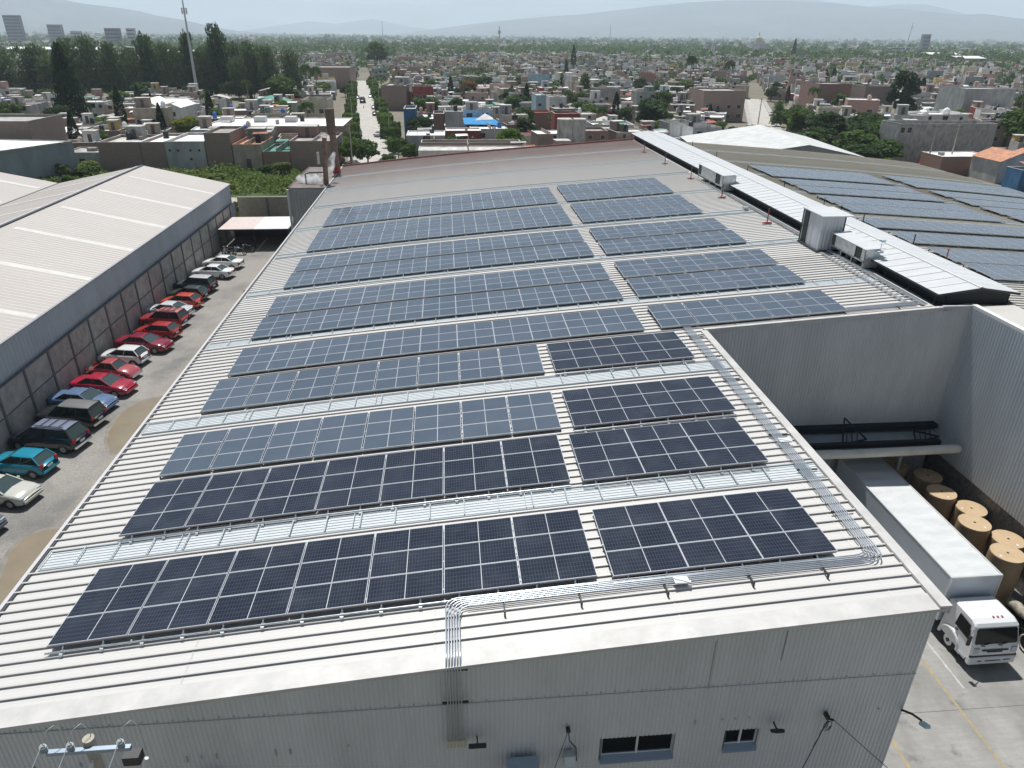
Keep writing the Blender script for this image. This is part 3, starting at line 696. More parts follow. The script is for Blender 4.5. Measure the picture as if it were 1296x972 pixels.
# air handling housings
def housing(lab,x0,x1,y0,y1,zb,zt,legs):
    r=thing('duct_housing',lab,'cooling unit',((x0+x1)/2,y0,rz(x0)+.1),0,'galvanised cooling units beside the ridge vent')
    L_=y1-y0; 
    b=MB()
    b.box(x0,x0+.03,y0+.0,y0+L_*.10,zb,zt); b.box(x0,x0+.03,y0+L_*.28,y0+L_*.87,zb,zt)
    b.box(x0,x1,y0,y0+.03,zb-.35,zt); b.box(x1-.03,x1,y0,y1,zb,zt); b.box(x0,x1,y1-.03,y1,zb,zt)
    b.build('side_panel',galv_m,r,True)
    b=MB(); b.raw([(x0-.04,y0-.04,zt),(x1+.3,y0-.04,zt+.08),(x1+.3,y1+.04,zt+.08),(x0-.04,y1+.04,zt),(x0-.04,y0-.04,zt+.03),(x1+.3,y0-.04,zt+.11),(x1+.3,y1+.04,zt+.11),(x0-.04,y1+.04,zt+.03)],[(3,2,1,0),(4,5,6,7),(0,1,5,4),(2,3,7,6),(3,0,4,7),(1,2,6,5)]); b.build('cover',vent_m,r,True)
    b=MB(); b.box(x0+.25,x1-.1,y0+.1,y1-.1,zb+.02,zt-.02); b.build('dark_interior',dark,r,True)
    b=MB(); b.box(x0+.06,x0+.10,y0+L_*.12,y0+L_*.27,zb,zt-.05); b.box(x0+.06,x0+.10,y0+L_*.88,y1-.04,zb,zt-.05); b.build('cooling_pad',P_pad,r,True)
    b=MB()
    for k in range(legs): 
        y=y0+.1+k*(L_-.2)/(legs-1); b.bar((x0+.03,y,rz(x0)+.05),(x0+.03,y,zb),.05,.05,up=(1,0,0)); b.bar((x1-.05,y,rz(x1)+.05),(x1-.05,y,zb),.05,.05,up=(1,0,0))
    b.bar((x0+.03,y0,zb),(x0+.03,y1,zb),.06,.08); b.bar((x0-.1,y0-.3,rz(x0)+.15),(x0-.1,y1+.3,rz(x0)+.15),.05,.05)
    b.build('stand',galvd,r,True)
    b=MB()
    for k in range(4): 
        y=y0+.5+k*L_/4.4; b.lathe([(.16,0),(.16,.22),(.1,.26),(0,.26)],(x0+.35,y,rz(x0)+.1),10)
    b.build('pump',P_pump,r,True)
    return r
galv_m=P('spangled_zinc',(.60,.63,.62),.38,.5,var=.3,scale=3.2)
P_pad=P('cooling_pad',(.06,.07,.065),.8,var=.4,scale=12); P_pump=P('pump_grey',(.15,.16,.13),.6)
housing('near galvanised duct housing on legs beside the ridge vent',25.55,26.5,41.0,45.25,12.52,13.3,4)
housing('far galvanised duct housing on legs beside the ridge vent',25.35,26.6,65.6,72.6,12.5,13.5,5)
r=thing('roof_cabinet','tall white ribbed metal cabinet between the duct housings by the vent','roof cabinet',(24.9,45.5,rz(25)+.1))
b=MB(); corr_y(b,24.85,26.35,45.5,12.0,lambda x:14.32,.25,.03); corr_x(b,45.5,47.35,24.85,12.0,14.32,.9,.02); b.box(26.3,26.36,45.5,48.2,12.1,14.3); b.box(24.85,26.36,48.1,48.2,12.1,14.3)
b.build('side_panel',wallr,r,True)
b=MB(); b.box(24.75,26.95,45.4,48.3,14.32,14.38); b.build('cover',vent_m,r,True)
b=MB(); b.box(24.87,24.92,47.38,48.12,12.05,14.3); b.build('cooling_pad',P_pad,r,True)
b=MB(); b.box(26.4,26.5,45.55,45.7,13.2,14.3); b.build('cooling_pad',P_pad,r,True)
b=MB(); b.bar((24.8,47.4,12.0),(24.8,47.4,14.3),.06,.06,up=(1,0,0)); b.bar((24.8,48.2,12.0),(24.8,48.2,14.3),.06,.06,up=(1,0,0)); b.bar((24.8,47.4,13.1),(24.8,48.2,13.1),.05); b.box(24.7,26.4,45.3,48.3,rz(25)+.06,rz(25)+.14)
b.build('frame',darkm,r,True)
r=thing('antenna','small twin dish antenna on a thin mast at the near duct housing','antenna',(26.4,40.9,12.6))
b=MB(); b.tube([(0,0,0),(0,0,1.3)],.02,6); b.build('mast',galv,r)
b=MB(); b.lathe([(.0,0),(.2,.02),(.2,.12),(0,.14)],(0,0,1.25),12); b.build('dish',P('antenna_blue_grey',(.45,.58,.64),.4),r)
b=MB(); b.lathe([(.0,0),(.22,.02),(.22,.1),(0,.12)],(0,0,.55),12); b.build('dish',bpy.data.materials['antenna_blue_grey'],r)
r=thing('handrail','thin grey handrail stub crossing the ridge vent by the cabinet','handrail',(26.1,49.2,12.7))
b=MB(); b.tube([(0,0,0),(0,0,.85),(2.3,0,1.1),(2.3,0,.35)],.02,6); b.build('rail',darkm,r)
# chimneys with steam
r=thing('chimney_stack','slim rusty steel chimney with a rain cap at the annex corner','chimney',(-14.9,90.3,8.3))
rust=P('rusted_steel',(.20,.13,.10),.8,var=.5,scale=2.5)
b=MB(); b.tube([(0,0,0),(.15,0,2.8),(.35,.1,5.6)],[.33,.30,.27],12); b.build('flue',rust,r)
b=MB(); b.lathe([(.62,0),(0,.4)],(.36,.1,5.85),14); b.tube([(.1,.1,5.5),(.1,.1,5.95)],.03,5); b.tube([(.6,.1,5.5),(.6,.1,5.95)],.03,5); b.build('rain_cap',P('ash_cap',(.36,.33,.29),.8,var=.3,scale=3),r)
b=MB(); b.box(-.75,-.45,-.05,.05,2.6,4.0); b.build('side_hatch',P('pale_hatch',(.5,.48,.44),.7),r)
r=thing('chimney_stack','thick dark brown chimney with a wide charred top behind slim chimney','chimney',(-14.6,98,8.2))
b=MB(); b.tube([(0,0,0),(0,0,1.2)],[.52,.50],14,0); b.build('base',redp,r)
b=MB(); b.tube([(0,0,1.2),(-.1,0,5.2)],[.44,.42],14); b.build('flue',rust,r)
b=MB(); b.tube([(-.1,0,5.2),(-.2,0,5.6),(-.2,0,8.3)],[.44,.56,.58],14); b.build('charred_top',P('charred_brick',(.13,.10,.08),.9,var=.5,scale=2),r)
r=thing('vent_pipe','short bent vent pipe on the annex roof blowing steam','pipe',(-17.3,90.5,8.58))
b=MB(); b.tube([(0,0,0),(0,0,1.15),(.5,0,1.3),(2.2,0,1.35)],.09,8); b.build('pipe',darkm,r)
st=bpy.data.materials.new('steam'); st.use_nodes=True; n=st.node_tree; n.nodes.remove(n.nodes['Principled BSDF'])
pv=n.nodes.new('ShaderNodeVolumePrincipled'); pv.inputs['Color'].default_value=(.97,.98,1,1); pv.inputs['Anisotropy'].default_value=.2
tc=n.nodes.new('ShaderNodeTexCoord'); nz=n.nodes.new('ShaderNodeTexNoise'); nz.inputs['Scale'].default_value=.95; nz.inputs['Detail'].default_value=7
mr=n.nodes.new('ShaderNodeMapRange'); mr.inputs[1].default_value=.47; mr.inputs[2].default_value=.66; mr.inputs[4].default_value=3.2
n.links.new(tc.outputs['Object'],nz.inputs['Vector']); n.links.new(nz.outputs['Fac'],mr.inputs[0]); n.links.new(mr.outputs[0],pv.inputs['Density'])
n.links.new(pv.outputs[0],n.nodes['Material Output'].inputs['Volume'])
bm_=MB()
def ball(b,c,r,n=10,mi=0,sq=(1,1,1)):
    vs=[];fs=[]
    for i in range(n+1):
        th=math.pi*i/n
        for k in range(2*n):
            ph=math.pi*k/n; vs.append((c[0]+r*sq[0]*math.sin(th)*math.cos(ph),c[1]+r*sq[1]*math.sin(th)*math.sin(ph),c[2]+r*sq[2]*math.cos(th)))
    for i in range(n):
        for k in range(2*n):
            j=(k+1)%(2*n); fs.append((i*2*n+k,(i+1)*2*n+k,(i+1)*2*n+j,i*2*n+j))
    b.raw(vs,fs,mi,True)
# one lumpy closed shell: radius modulated tube
pts=[];rr=[]
for i in range(15):
    t=i/14; pts.append((-18.6+5.0*t,91,8.9+.25*math.sin(t*9)+(3.2*max(0,t-.72)/.28))); rr.append(.18+.75*math.sin(math.pi*min(1,t*1.02))**.7*(1+.25*math.sin(i*2.3)))
bm_.tube(pts,rr,14,cap=True)
tag(bm_.build('steam',st),'white steam drifting around the slim chimney',kind='stuff')
# ================================================================ LEFT YARD
WX=-30.1; EZ=6.45
wh=thing('warehouse','neighbour warehouse with beige gabled sheet roof above the block wall','warehouse',(WX,20,0))
def whroof(b,xa,za,xb,zb,y0,y1,mi=0,lift=0):
    b.raw([(xa,y0,za+lift),(xb,y0,zb+lift),(xb,y1,zb+lift),(xa,y1,za+lift)],[(0,1,2,3)],mi,False)
xr,zr_=-40.9,8.95; xv,zv=-52.2,6.7; xq,zq=-66,9.6
YE=102.6
b=MB()
n=40
for (xa,za,xb,zb) in ((xr,zr_,WX+.25,EZ),(xv,zv,xr,zr_),(xq,zq,xv,zv),(xq-15,zv,xq,zq)):
    whroof(b,xa,za,xb,zb,14,YE)
    y=14.5
    while y<YE:
        b.raw([(xa,y-.05,za+.002),(xb,y-.05,zb+.002),(xb,y,zb+.02),(xa,y,za+.02),(xa,y+.05,za+.002),(xb,y+.05,zb+.002)],[(0,1,2,3),(3,2,5,4)],0,False); y+=.55
b.build('roof',roof_ware,wh,True)
sk=P('fibreglass_strip',(.60,.575,.53),.5,var=.12,scale=1)
y=24
k=0
while y<YE-2:
    b=MB(); 
    whroof(b,xr+.9,zr_-.209,WX+.1,6.462,y,y+.75,0,.022); b.build('skylight',sk,wh,True)
    b=MB(); whroof(b,xv+.5,zv+.1,xr-.9,zr_-.179,y,y+.75,0,.022); b.build('skylight',sk,wh,True)
    b=MB(); whroof(b,xq+.5,zq-.1,xv-.5,zv+.1,y+3,y+3.75,0,.022); b.build('skylight',sk,wh,True)
    y+=8.9
b=MB(); b.box(xr-.16,xr+.16,14,YE,zr_-.02,zr_+.10); b.build('ridge_cap',P('dark_ridge_cap',(.05,.055,.075),.5),wh,True)
b=MB(); b.box(xv-.14,xv+.14,14,YE,zv-.02,zv+.05); b.build('valley_gutter',P('dark_gutter',(.07,.065,.055),.6),wh,True)
b=MB(); b.raw([(xr-.9,14,zr_-.1),(xr-.25,14,zr_+.0),(xr-.25,YE,zr_),(xr-.9,YE,zr_-.1)],[(0,1,2,3)],0); b.build('ridge_flashing',trim,wh,True)
b=MB(); corr_x(b,14,YE-.1,WX+.1,3.9,EZ-.02,.45,.03,1)
b.build('wall',P('blue_grey_cladding',(.40,.45,.50),.5,var=.14,scale=.4,stretch=(1,1,.3)),wh,True)
b=MB(); pr=[(WX+.1,EZ),(xr,zr_),(xv,zv),(xq,zq),(xq-15,zv)]
for (xa,za),(xb,zb) in zip(pr,pr[1:]): b.face([(xa,YE-.1,0),(xb,YE-.1,0),(xb,YE-.1,zb-.04),(xa,YE-.1,za-.04)])
b.build('wall',wallm,wh,True)
b=MB(); b.box(WX+.1,WX+.35,14,YE,EZ-.06,EZ+.02); b.build('eave_trim',P('eave_dark',(.28,.29,.31),.5),wh,True)
# precast block wall with posts
pw=thing('block_wall','grey precast panel wall with posts behind the parked cars','wall',(WX,14,0))
blk=P('precast_panel',(.40,.385,.365),.9,var=.28,scale=1.3,bump=.4); blk2=P('precast_panel_b',(.36,.35,.33),.9,var=.3,scale=1.6,bump=.4); pst=P('precast_post',(.15,.155,.16),.85,var=.2,scale=2)
y=14.4; i=0
rnd=random.Random(8)
while y<YE:
    ye=min(y+3.3,YE+.6)
    for z0,z1 in ((0,1.95),(2.03,3.9)):
        b=MB(); b.box(WX+.22,WX+.32,y+.1,ye-.1,z0,z1); b.build('panel',rnd.choice((blk,blk2)),pw,True)
    b=MB(); b.box(WX+.2,WX+.40,ye-.1,ye+.1,0,3.95); b.build('post',pst,pw,True)
    y=ye; i+=1
b=MB(); b.box(WX+.2,WX+.36,14.4,YE+.5,1.95,2.03); b.box(WX+.18,WX+.38,14.4,YE+.5,3.9,3.98); b.build('rail',pst,pw,True)
r=thing('yard_wall','tan block wall closing the far end of the car yard','wall',(-30,106,0))
b=MB(); b.box(-30.2,-18.9,105.9,106.1,0,3.9); b.build('blockwork',P('tan_block',(.34,.30,.24),.9,var=.25,scale=1.5),r,True)
b=MB(); 
b.box(-26.2,-25.9,105.75,105.9,0,3.95); b.build('post',pst,r,True)
b=MB(); b.box(-30.2,-18.9,105.85,106.15,3.9,4.0); b.build('coping',kb,r,True)
# shed for motorcycles
r=thing('carport','open shed with pink and white sheet roof at the yard end','shed',(-28.9,92.4,0))
b=MB(); b.box(-29.3,-25.0,92.4,99.2,2.6,2.66); b.build('roof_sheet',P('pinkish_sheet',(.62,.52,.48),.5,var=.12,scale=2),r,True)
b=MB(); b.box(-24.98,-20.6,92.4,99.2,2.6,2.66); b.build('roof_sheet',P('white_sheet',(.78,.77,.74),.4,var=.1,scale=2),r,True)
for x in (-29.2,-25,-20.7):
    for y in (92.5,99):
        b=MB(); b.box(x-.05,x+.05,y-.05,y+.05,0,2.6); b.build('post',darkm,r,True)
b=MB(); b.box(-29.3,-20.6,92.42,92.5,2.45,2.58); b.build('fascia',darkm,r,True)
b=MB(); b.box(-20.6,-20.5,92.4,99,0,2.6); b.box(-29.3,-20.6,99.0,99.1,0,2.6); b.build('back_panel',P('shed_dark_panel',(.05,.05,.055),.8),r,True)

# ---------------------------------------------------------------- cars
def lerp(a,b,t): return a+(b-a)*t
def prof(pts,x):
    for (xa,ya),(xb,yb) in zip(pts,pts[1:]):
        if x<=xb: return lerp(ya,yb,(x-xa)/(xb-xa) if xb>xa else 0)
    return pts[-1][1]
CK={ # length,width, belt profile, cabin(x0 base,x0 top,x1 top,x1 base), roof height   (x from rear=0 to front=L)
'sedan':(4.6,1.76,[(0,.80),(.06,.98),(.9,1.02),(2.9,.97),(3.2,.97),(4.3,.83),(4.52,.70),(4.6,.58)],(.75,1.45,2.6,3.45),1.43),
'hatch':(3.9,1.68,[(0,.78),(.05,.96),(.6,1.0),(2.5,.97),(2.75,.96),(3.65,.84),(3.84,.70),(3.9,.58)],(.08,.55,2.0,2.95),1.47),
'wagon':(4.6,1.82,[(0,.8),(.05,1.0),(.8,1.05),(3.1,1.03),(3.4,1.02),(4.4,.9),(4.6,.6)],(.05,.32,2.55,3.3),1.72),
'van':(4.9,1.92,[(0,.8),(.05,1.02),(.8,1.08),(3.5,1.03),(3.9,1.0),(4.7,.82),(4.9,.55)],(.05,.5,2.9,4.1),1.76),
'suv':(4.4,1.80,[(0,.8),(.05,1.02),(.8,1.07),(2.9,1.04),(3.2,1.02),(4.2,.88),(4.4,.6)],(.06,.35,2.35,3.15),1.70),
'beetle':(4.05,1.55,[(0,.45),(.25,.72),(.7,.95),(1.2,1.0),(2.5,.98),(2.9,.95),(3.5,.86),(3.85,.65),(4.05,.45)],(.85,1.5,2.35,2.85),1.48)}
carpaint={}
def paint(c,rough=.22):
    k=('car_paint',c)
    if k not in carpaint:
        mt=P('car_paint_%d'%len(carpaint),c,rough); mt.node_tree.nodes['Principled BSDF'].inputs['Coat Weight'].default_value=.6
        mt.node_tree.nodes['Principled BSDF'].inputs['Coat Roughness'].default_value=.06; carpaint[k]=mt
    return carpaint[k]
headm=P('headlamp_glass',(.45,.48,.50),.12); tailm=P('tail_lamp_red',(.35,.01,.012),.2); rimm=P('wheel_rim',(.26,.27,.28),.4,.5); chrome=P('chrome',(.75,.76,.78),.12,1)
carglass=P('car_window_glass',(.02,.028,.03),.05,spec=.9); shieldm=P('windscreen_glass',(.045,.07,.07),.06,spec=.9)
def car(kind,color,label,x,y,ang,simple=False,group='cars parked along the block wall',roofc=None,name='parked_car',scale=1,rack=False,lowtrim=None):
    L_,W,belt,(c0,c1,c2,c3),H_=CK[kind]
    root=thing(name,label,'car',(x,y,0.0),ang,group); root.scale=(scale,)*3
    pm=paint(color); rm=paint(roofc,.35) if roofc else pm
    hw=W/2
    def hwx(x):
        e=min(x,L_-x); t=min(1,e/.55); return hw*(.84+.16*math.sqrt(max(0,1-(1-t)**2)))
    X=[0,.06,.2,.45,.8,1.2,1.7,2.2,2.7,3.1,3.5,3.8]+[q for q in (4.1,4.4,4.7) if q<L_-.25]+[L_-.2,L_-.06,L_]
    X=sorted(set([q for q in X if q<=L_]))
    wr=.315 if kind!='van' else .33
    wx=(.78 if L_>4.2 else .62, L_-(.85 if L_>4.2 else .72))
    b=MB(); sec=[]
    for q in X:
        h=hwx(q); z=prof(belt,q); lo=.26+.10*max(0,1-min(q,L_-q)/.3)
        # wheel arch lift
        for cxw in wx:
            if abs(q-cxw)<.30: lo=max(lo,.3+math.sqrt(max(0,.36**2-(q-cxw)**2))*.9)
        s=[(q,-h*.96,lo),(q,-h,max(lo+.02,.45)),(q,-h*1.0,max(lo+.04,z-.22)),(q,-h*.955,z-.05),(q,-h*.80,z),(q,0,z+.035),(q,h*.80,z),(q,h*.955,z-.05),(q,h,max(lo+.04,z-.22)),(q,h,max(lo+.02,.45)),(q,h*.96,lo)]
        sec.append(s)
    n=11; vs=[p for s in sec for p in s]; fs=[]
    for i in range(len(X)-1):
        for k in range(n-1): fs.append((i*n+k,(i+1)*n+k,(i+1)*n+k+1,i*n+k+1))
    fs.append(tuple(range(n-1,-1,-1))); fs.append(tuple((len(X)-1)*n+k for k in range(n)))
    cx=L_/2; b.raw([(p[0]-cx,p[1],p[2]) for p in vs],fs,0,True)
    b.box(.3-cx,L_-.3-cx,-hw*.8,hw*.8,.2,.5,1)
    body=b.build('body',[pm,blackp],root)
    # greenhouse
    zb=lambda q: prof(belt,q)
    wb=hw*.86; wt=hw*.68
    def ring(q0,q1,w,z0f):  # rectangle
        return [(q0-cx,-w,z0f(q0)),(q1-cx,-w,z0f(q1)),(q1-cx,w,z0f(q1)),(q0-cx,w,z0f(q0))]
    lo_=ring(c0,c3,wb,lambda q:zb(q)-.0); hi=ring(c1,c2,wt,lambda q:H_-.06)
    b=MB()
    b.raw(lo_+hi,[(0,1,5,4),(2,3,7,6)],0,False); b.raw(lo_+hi,[(1,2,6,5),(3,0,4,7)],1,False)
    b.build('window',[carglass,shieldm],root)
    b=MB(); o=.012
    K=7; vs=[];fs=[]
    for i in range(K):
        t=i/(K-1); q=lerp(c1-.05,c2+.05,t); dz=.06*(1-(2*t-1)**4)
        for yy,zz in ((-wt-.02,-.075),(-wt*.86,-.012),(-wt*.4,.012),(wt*.4,.012),(wt*.86,-.012),(wt+.02,-.075)): vs.append((q-cx,yy,H_-.05+zz*1+dz*.7+.0))
    for i in range(K-1):
        for k in range(5): fs.append((i*6+k,(i+1)*6+k,(i+1)*6+k+1,i*6+k+1))
    b.raw(vs,fs,0,True); b.raw([(c1-cx,-wt,H_-.12),(c2-cx,-wt,H_-.12),(c2-cx,wt,H_-.12),(c1-cx,wt,H_-.12)],[(0,3,2,1)],0)
    b.build('roof',rm,root)
    b=MB()
    for a_,c_ in ((0,4),(1,5),(2,6),(3,7)):
        p,q=(lo_+hi)[a_],(lo_+hi)[c_]; b.bar((p[0],p[1]*1.01,p[2]),(q[0],q[1]*1.01,q[2]+.01),.07,.05)
    ps=[.5] if kind in('hatch','beetle') else ([.36,.66] if kind in('wagon','van','suv') else [.5])
    for t in ps:
        xa,xb=lerp(c0+.2,c3-.35,t),lerp(c1+.1,c2-.1,t)
        for s in (-1,1): b.bar((xa-cx,s*wb*1.005,zb(xa)),(xb-cx,s*wt*1.01,H_-.07),.06,.03)
    b.build('pillar',pm if kind!='van' else blackp,root)
    for q in wx:
        for s in (-1,1):
            yy=s*(hw-.11)
            b=MB(); b.tube([(q-cx,yy-s*.10,wr),(q-cx,yy+s*.10,wr)],wr,18); wl=b.build('wheel',rubber,root)
            b=MB(); b.tube([(q-cx,yy+s*.06,wr),(q-cx,yy+s*.115,wr)],wr*.62,12); b.build('rim',rimm,wl)
            b=MB(); vs=[];fs=[]
            for k in range(13):
                a=math.pi*k/12
                for rr in (wr+.005,wr+.06): vs.append((q-cx+rr*math.cos(a),s*(hw+.004),wr+rr*math.sin(a)))
            for k in range(12): fs.append((2*k,2*k+1,2*k+3,2*k+2))
            b.raw(vs,fs,0); b.build('wheel_arch',blackp,root)
    for s in (-1,1):
        b=MB()
        if kind=='beetle': ball(b,(L_-.42-cx,s*hw*.72,.66),.12,6)
        else: b.box(L_-.26-cx,L_-.05-cx,s*hw*.68-.16,s*hw*.68+.16,.58,.72,0,None,.02)
        b.build('headlight',headm,root)
        b=MB(); b.box(-.015-cx,.10-cx,s*hw*.74-.12,s*hw*.74+.12,.70 if kind!='wagon' else .8,.90 if kind in('sedan','beetle') else 1.0,0,None,.02); b.build('tail_light',tailm,root)
        b=MB(); b.box(c3-.55-cx,c3-.38-cx,s*(hw+.0)-.02+s*.06,s*(hw+.0)+.10*s+s*.04,.92,1.04) if s>0 else b.box(c3-.55-cx,c3-.38-cx,-hw-.14,-hw-.02,.92,1.04); b.build('mirror',pm if kind!='beetle' else chrome,root)
    b=MB(); bm=chrome if kind in('beetle',) or lowtrim=='chrome' else (blackp if kind in('suv','wagon') else pm)
    b.box(-.10-cx,.06-cx,-hw*.84,hw*.84,.36,.52,0,None,.03); b.build('rear_bumper',bm,root)
    b=MB(); b.box(L_-.08-cx,L_+.07-cx,-hw*.82,hw*.82,.34,.5,0,None,.03); b.build('front_bumper',bm,root)
    b=MB(); b.box(-.03-cx,-.0-cx,-.22,.22,.58,.72); b.build('number_plate',whitep,root)
    if rack or kind in ('van',):
        b=MB()
        for s in (-1,1): b.bar((c1+.15-cx,s*wt*.85,H_+.05),(c2-.15-cx,s*wt*.85,H_+.05),.04)
        for t in (.2,.5,.75): q=lerp(c1,c2,t); b.bar((q-cx,-wt*.85,H_+.065),(q-cx,wt*.85,H_+.065),.04)
        b.build('roof_rack',blackp,root)
    return root
# nose-in means pointing at the wall (-X)
IN=math.pi
def place(kind,color,label,xr,yr,nose_in,tilt,**k):
    L_=CK[kind][0]; W=CK[kind][1]
    # right-near corner on the ground given; car axis tilted
    a=(math.pi-tilt) if nose_in else -tilt
    dirx=Vector((-math.cos(tilt),math.sin(tilt))); nrm=Vector((math.sin(tilt),math.cos(tilt)))
    c=Vector((xr,yr))+dirx*L_/2+nrm*W/2
    return car(kind,color,label,c.x,c.y,a,**k)
T=R(13)
place('sedan',(.10,.12,.14),'dark grey sedan half out of frame, nearest car to the lower left',-25.5,33.0,False,T)
place('sedan',(.50,.50,.44),'pale champagne sedan nose out, second nearest car by the wall',-25.1,36.1,False,T)
place('hatch',(.012,.22,.32),'turquoise hatchback parked nose in by the wall',-25.6,39.3,True,T)
place('van',(.010,.012,.022),'dark navy minivan with a roof rack beside the turquoise hatchback',-25.0,42.2,True,T,roofc=(.16,.18,.25),lowtrim='chrome')
place('wagon',(.016,.017,.018),'black wagon with a flat grey roof, between minivan and blue sedan',-25.1,45.3,True,T,roofc=(.16,.155,.15),lowtrim='chrome')
place('sedan',(.10,.16,.27),'metallic blue sedan nose out beside the puddle',-25.3,47.7,False,T)
place('sedan',(.33,.012,.035),'bright crimson sedan nose out between blue sedan and beetle',-24.9,50.3,False,T)
place('beetle',(.36,.07,.08),'faded pinkish red beetle with chrome bumpers',-25.5,53.2,False,T)
place('hatch',(.66,.66,.65),'white hatchback parked nose in, behind the pinkish beetle',-25.9,56.0,True,T)
place('sedan',(.20,.012,.03),'dark maroon sedan nose out behind the white hatchback',-24.9,58.6,False,T)
place('hatch',(.33,.02,.022),'red hatchback parked nose in behind the maroon sedan',-25.1,61.5,True,T)
place('suv',(.28,.03,.035),'faded red wagon with roof rails parked nose in',-25.3,64.4,True,T,rack=True,roofc=(.42,.13,.13),lowtrim='chrome')
place('sedan',(.56,.58,.60),'silver white sedan between the red wagon and orange hatchback',-25.7,67.0,True,T)
place('hatch',(.50,.055,.03),'orange red hatchback parked nose in, dark sunroof',-25.6,69.6,True,T)
place('hatch',(.04,.055,.05),'dark green hatchback parked nose in behind the orange one',-25.6,72.0,True,T)
place('suv',(.05,.06,.07),'slate grey wagon with a silver roof parked nose in',-25.6,74.8,True,T,roofc=(.45,.46,.47))
place('sedan',(.74,.74,.73),'nearer of the two white sedans at the far end of the car row',-25.0,79.6,True,T)
place('sedan',(.76,.75,.72),'farther of the two white sedans at the far end of the car row',-24.9,83.3,True,T)
# motorcycles
def moto(x,y,a,c,label):
    r=thing('motorcycle',label,'motorcycle',(x,y,0),a,'motorcycles parked before the shed')
    for q in (-.65,.65):
        b=MB(); n=16; b.tube([(q+.27*math.cos(2*math.pi*k/n),0,.3+.27*math.sin(2*math.pi*k/n)) for k in range(n+1)],.05,6,cap=False); w_=b.build('wheel',rubber,r)
        b=MB(); b.tube([(q,-.05,.3),(q,.05,.3)],.1,10); b.build('rim',rimm,w_)
    b=MB(); ball(b,(.15,0,.82),.22,6,0,(1.3,.65,.7)); b.build('fuel_tank',paint(c),r)
    b=MB(); b.box(-.6,.0,-.13,.13,.74,.84,0,None,.04); b.build('seat',blackp,r)
    b=MB(); b.box(-.2,.25,-.14,.14,.3,.66,0,None,.04); b.tube([(-.65,-.08,.3),(-.1,-.1,.5),(.3,0,.7)],.03,5); b.build('engine',darkm,r)
    b=MB(); b.tube([(.65,.0,.3),(.42,.0,.95)],.035,6); b.tube([(.3,-.36,1.02),(.42,0,.98),(.3,.36,1.02)],.02,6); b.build('handlebar',chrome,r)
    b=MB(); ball(b,(.55,0,.86),.1,5); b.build('headlight',headm,r)
    return r
for i,(x,y,c,l) in enumerate([(-27.6,85.9,(.75,.75,.74),'white motorcycle, nearest of the row by the white sedans'),(-27.2,87.6,(.03,.03,.035),'black motorcycle just behind the white one'),(-27.4,88.9,(.05,.05,.06),'black motorcycle in the middle of the group'),(-26.4,90.1,(.3,.3,.31),'grey motorcycle right of the group middle'),(-25.7,91.3,(.02,.02,.02),'black motorcycle nearest the open shed'),(-27.9,90.6,(.08,.02,.02),'dark red motorcycle closest to the block wall')]):
    moto(x,y,R(150+i*4),c,l)
# loaded handcart by the eave
r=thing('cargo_trike','blue cargo tricycle with rusty load partly hidden by the roof eave','tricycle',(-20.9,73.2,0),R(80))
b=MB(); b.box(-.9,.5,-.55,.55,.45,.95,0,None,.03); b.build('cargo_box',P('faded_blue_paint',(.06,.11,.19),.5,var=.3,scale=4),r)
b=MB(); b.box(-.8,.4,-.45,.45,.95,1.15); b.build('load',P('rusty_load',(.36,.22,.15),.9,var=.4,scale=5),r)
for x,yy in ((-.4,-.6),(-.4,.6),(1.1,0)):
    b=MB(); b.tube([(x,yy-.04,.3),(x,yy+.04,.3)],.3,12); b.build('wheel',rubber,r)
b=MB(); b.tube([(.5,0,.5),(1.1,0,.3),(.95,0,1.0),(.95,-.3,1.1)],.025,6); b.build('frame',darkm,r)
# ================================================================ COURT
# canopy and tube
r=thing('loading_canopy','dark loading canopy against the court wall with loose frames on its top','canopy',(20,33,4.5))
sh_m=P('canopy_sheet',(.30,.33,.35),.5,var=.2,scale=1.5)
b=MB(); b.raw([(13.5,33.8,4.75),(27.6,33.8,4.75),(27.6,31.6,4.65),(13.5,31.6,4.65)],[(0,1,2,3)]); b.raw([(13.5,33.8,4.70),(27.6,33.8,4.70),(27.6,31.6,4.60),(13.5,31.6,4.60)],[(3,2,1,0)]); b.build('canopy_sheet',sh_m,r,True)
b=MB(); b.box(13.5,27.6,33.4,33.86,4.9,5.15); b.box(15,26.9,31.95,32.25,4.72,4.95); b.build('beam',dark,r,True)
b=MB()
for x0 in (21.3,25.6):
    b.bar((x0,32.2,4.8),(x0+.2,32.9,6.1 if x0<22 else 5.1),.07); b.bar((x0+.2,32.9,6.1 if x0<22 else 5.1),(x0+1.6,32.6,4.85),.08); b.bar((x0,32.2,4.8),(x0+1.6,32.6,4.85),.07)
    for k in range(3): b.bar((x0+.3+k*.3,32.3,4.85),(x0+.5+k*.3,32.8,5.1),.05)
b.build('loose_frame',dark,r,True)
for x in (18.5,24.9):
    b=MB(); b.box(x,x+.15,32.2,32.35,0,4.6); b.build('post',galvd,r,True)
r=thing('fabric_roll','long cream rolled tube lying along the canopy edge','tube',(20,31.25,4.75))
b=MB(); b.tube([(13.6,31.25,4.78),(20.6,31.25,4.8),(20.9,31.27,4.76),(27.2,31.3,4.82),(27.5,31.3,4.82),(27.6,31.3,4.82)],[.24,.25,.235,.25,.22,.14],18); b.build('roll',P('cream_cover',(.62,.60,.53),.55,var=.15,scale=1.5),r,True)
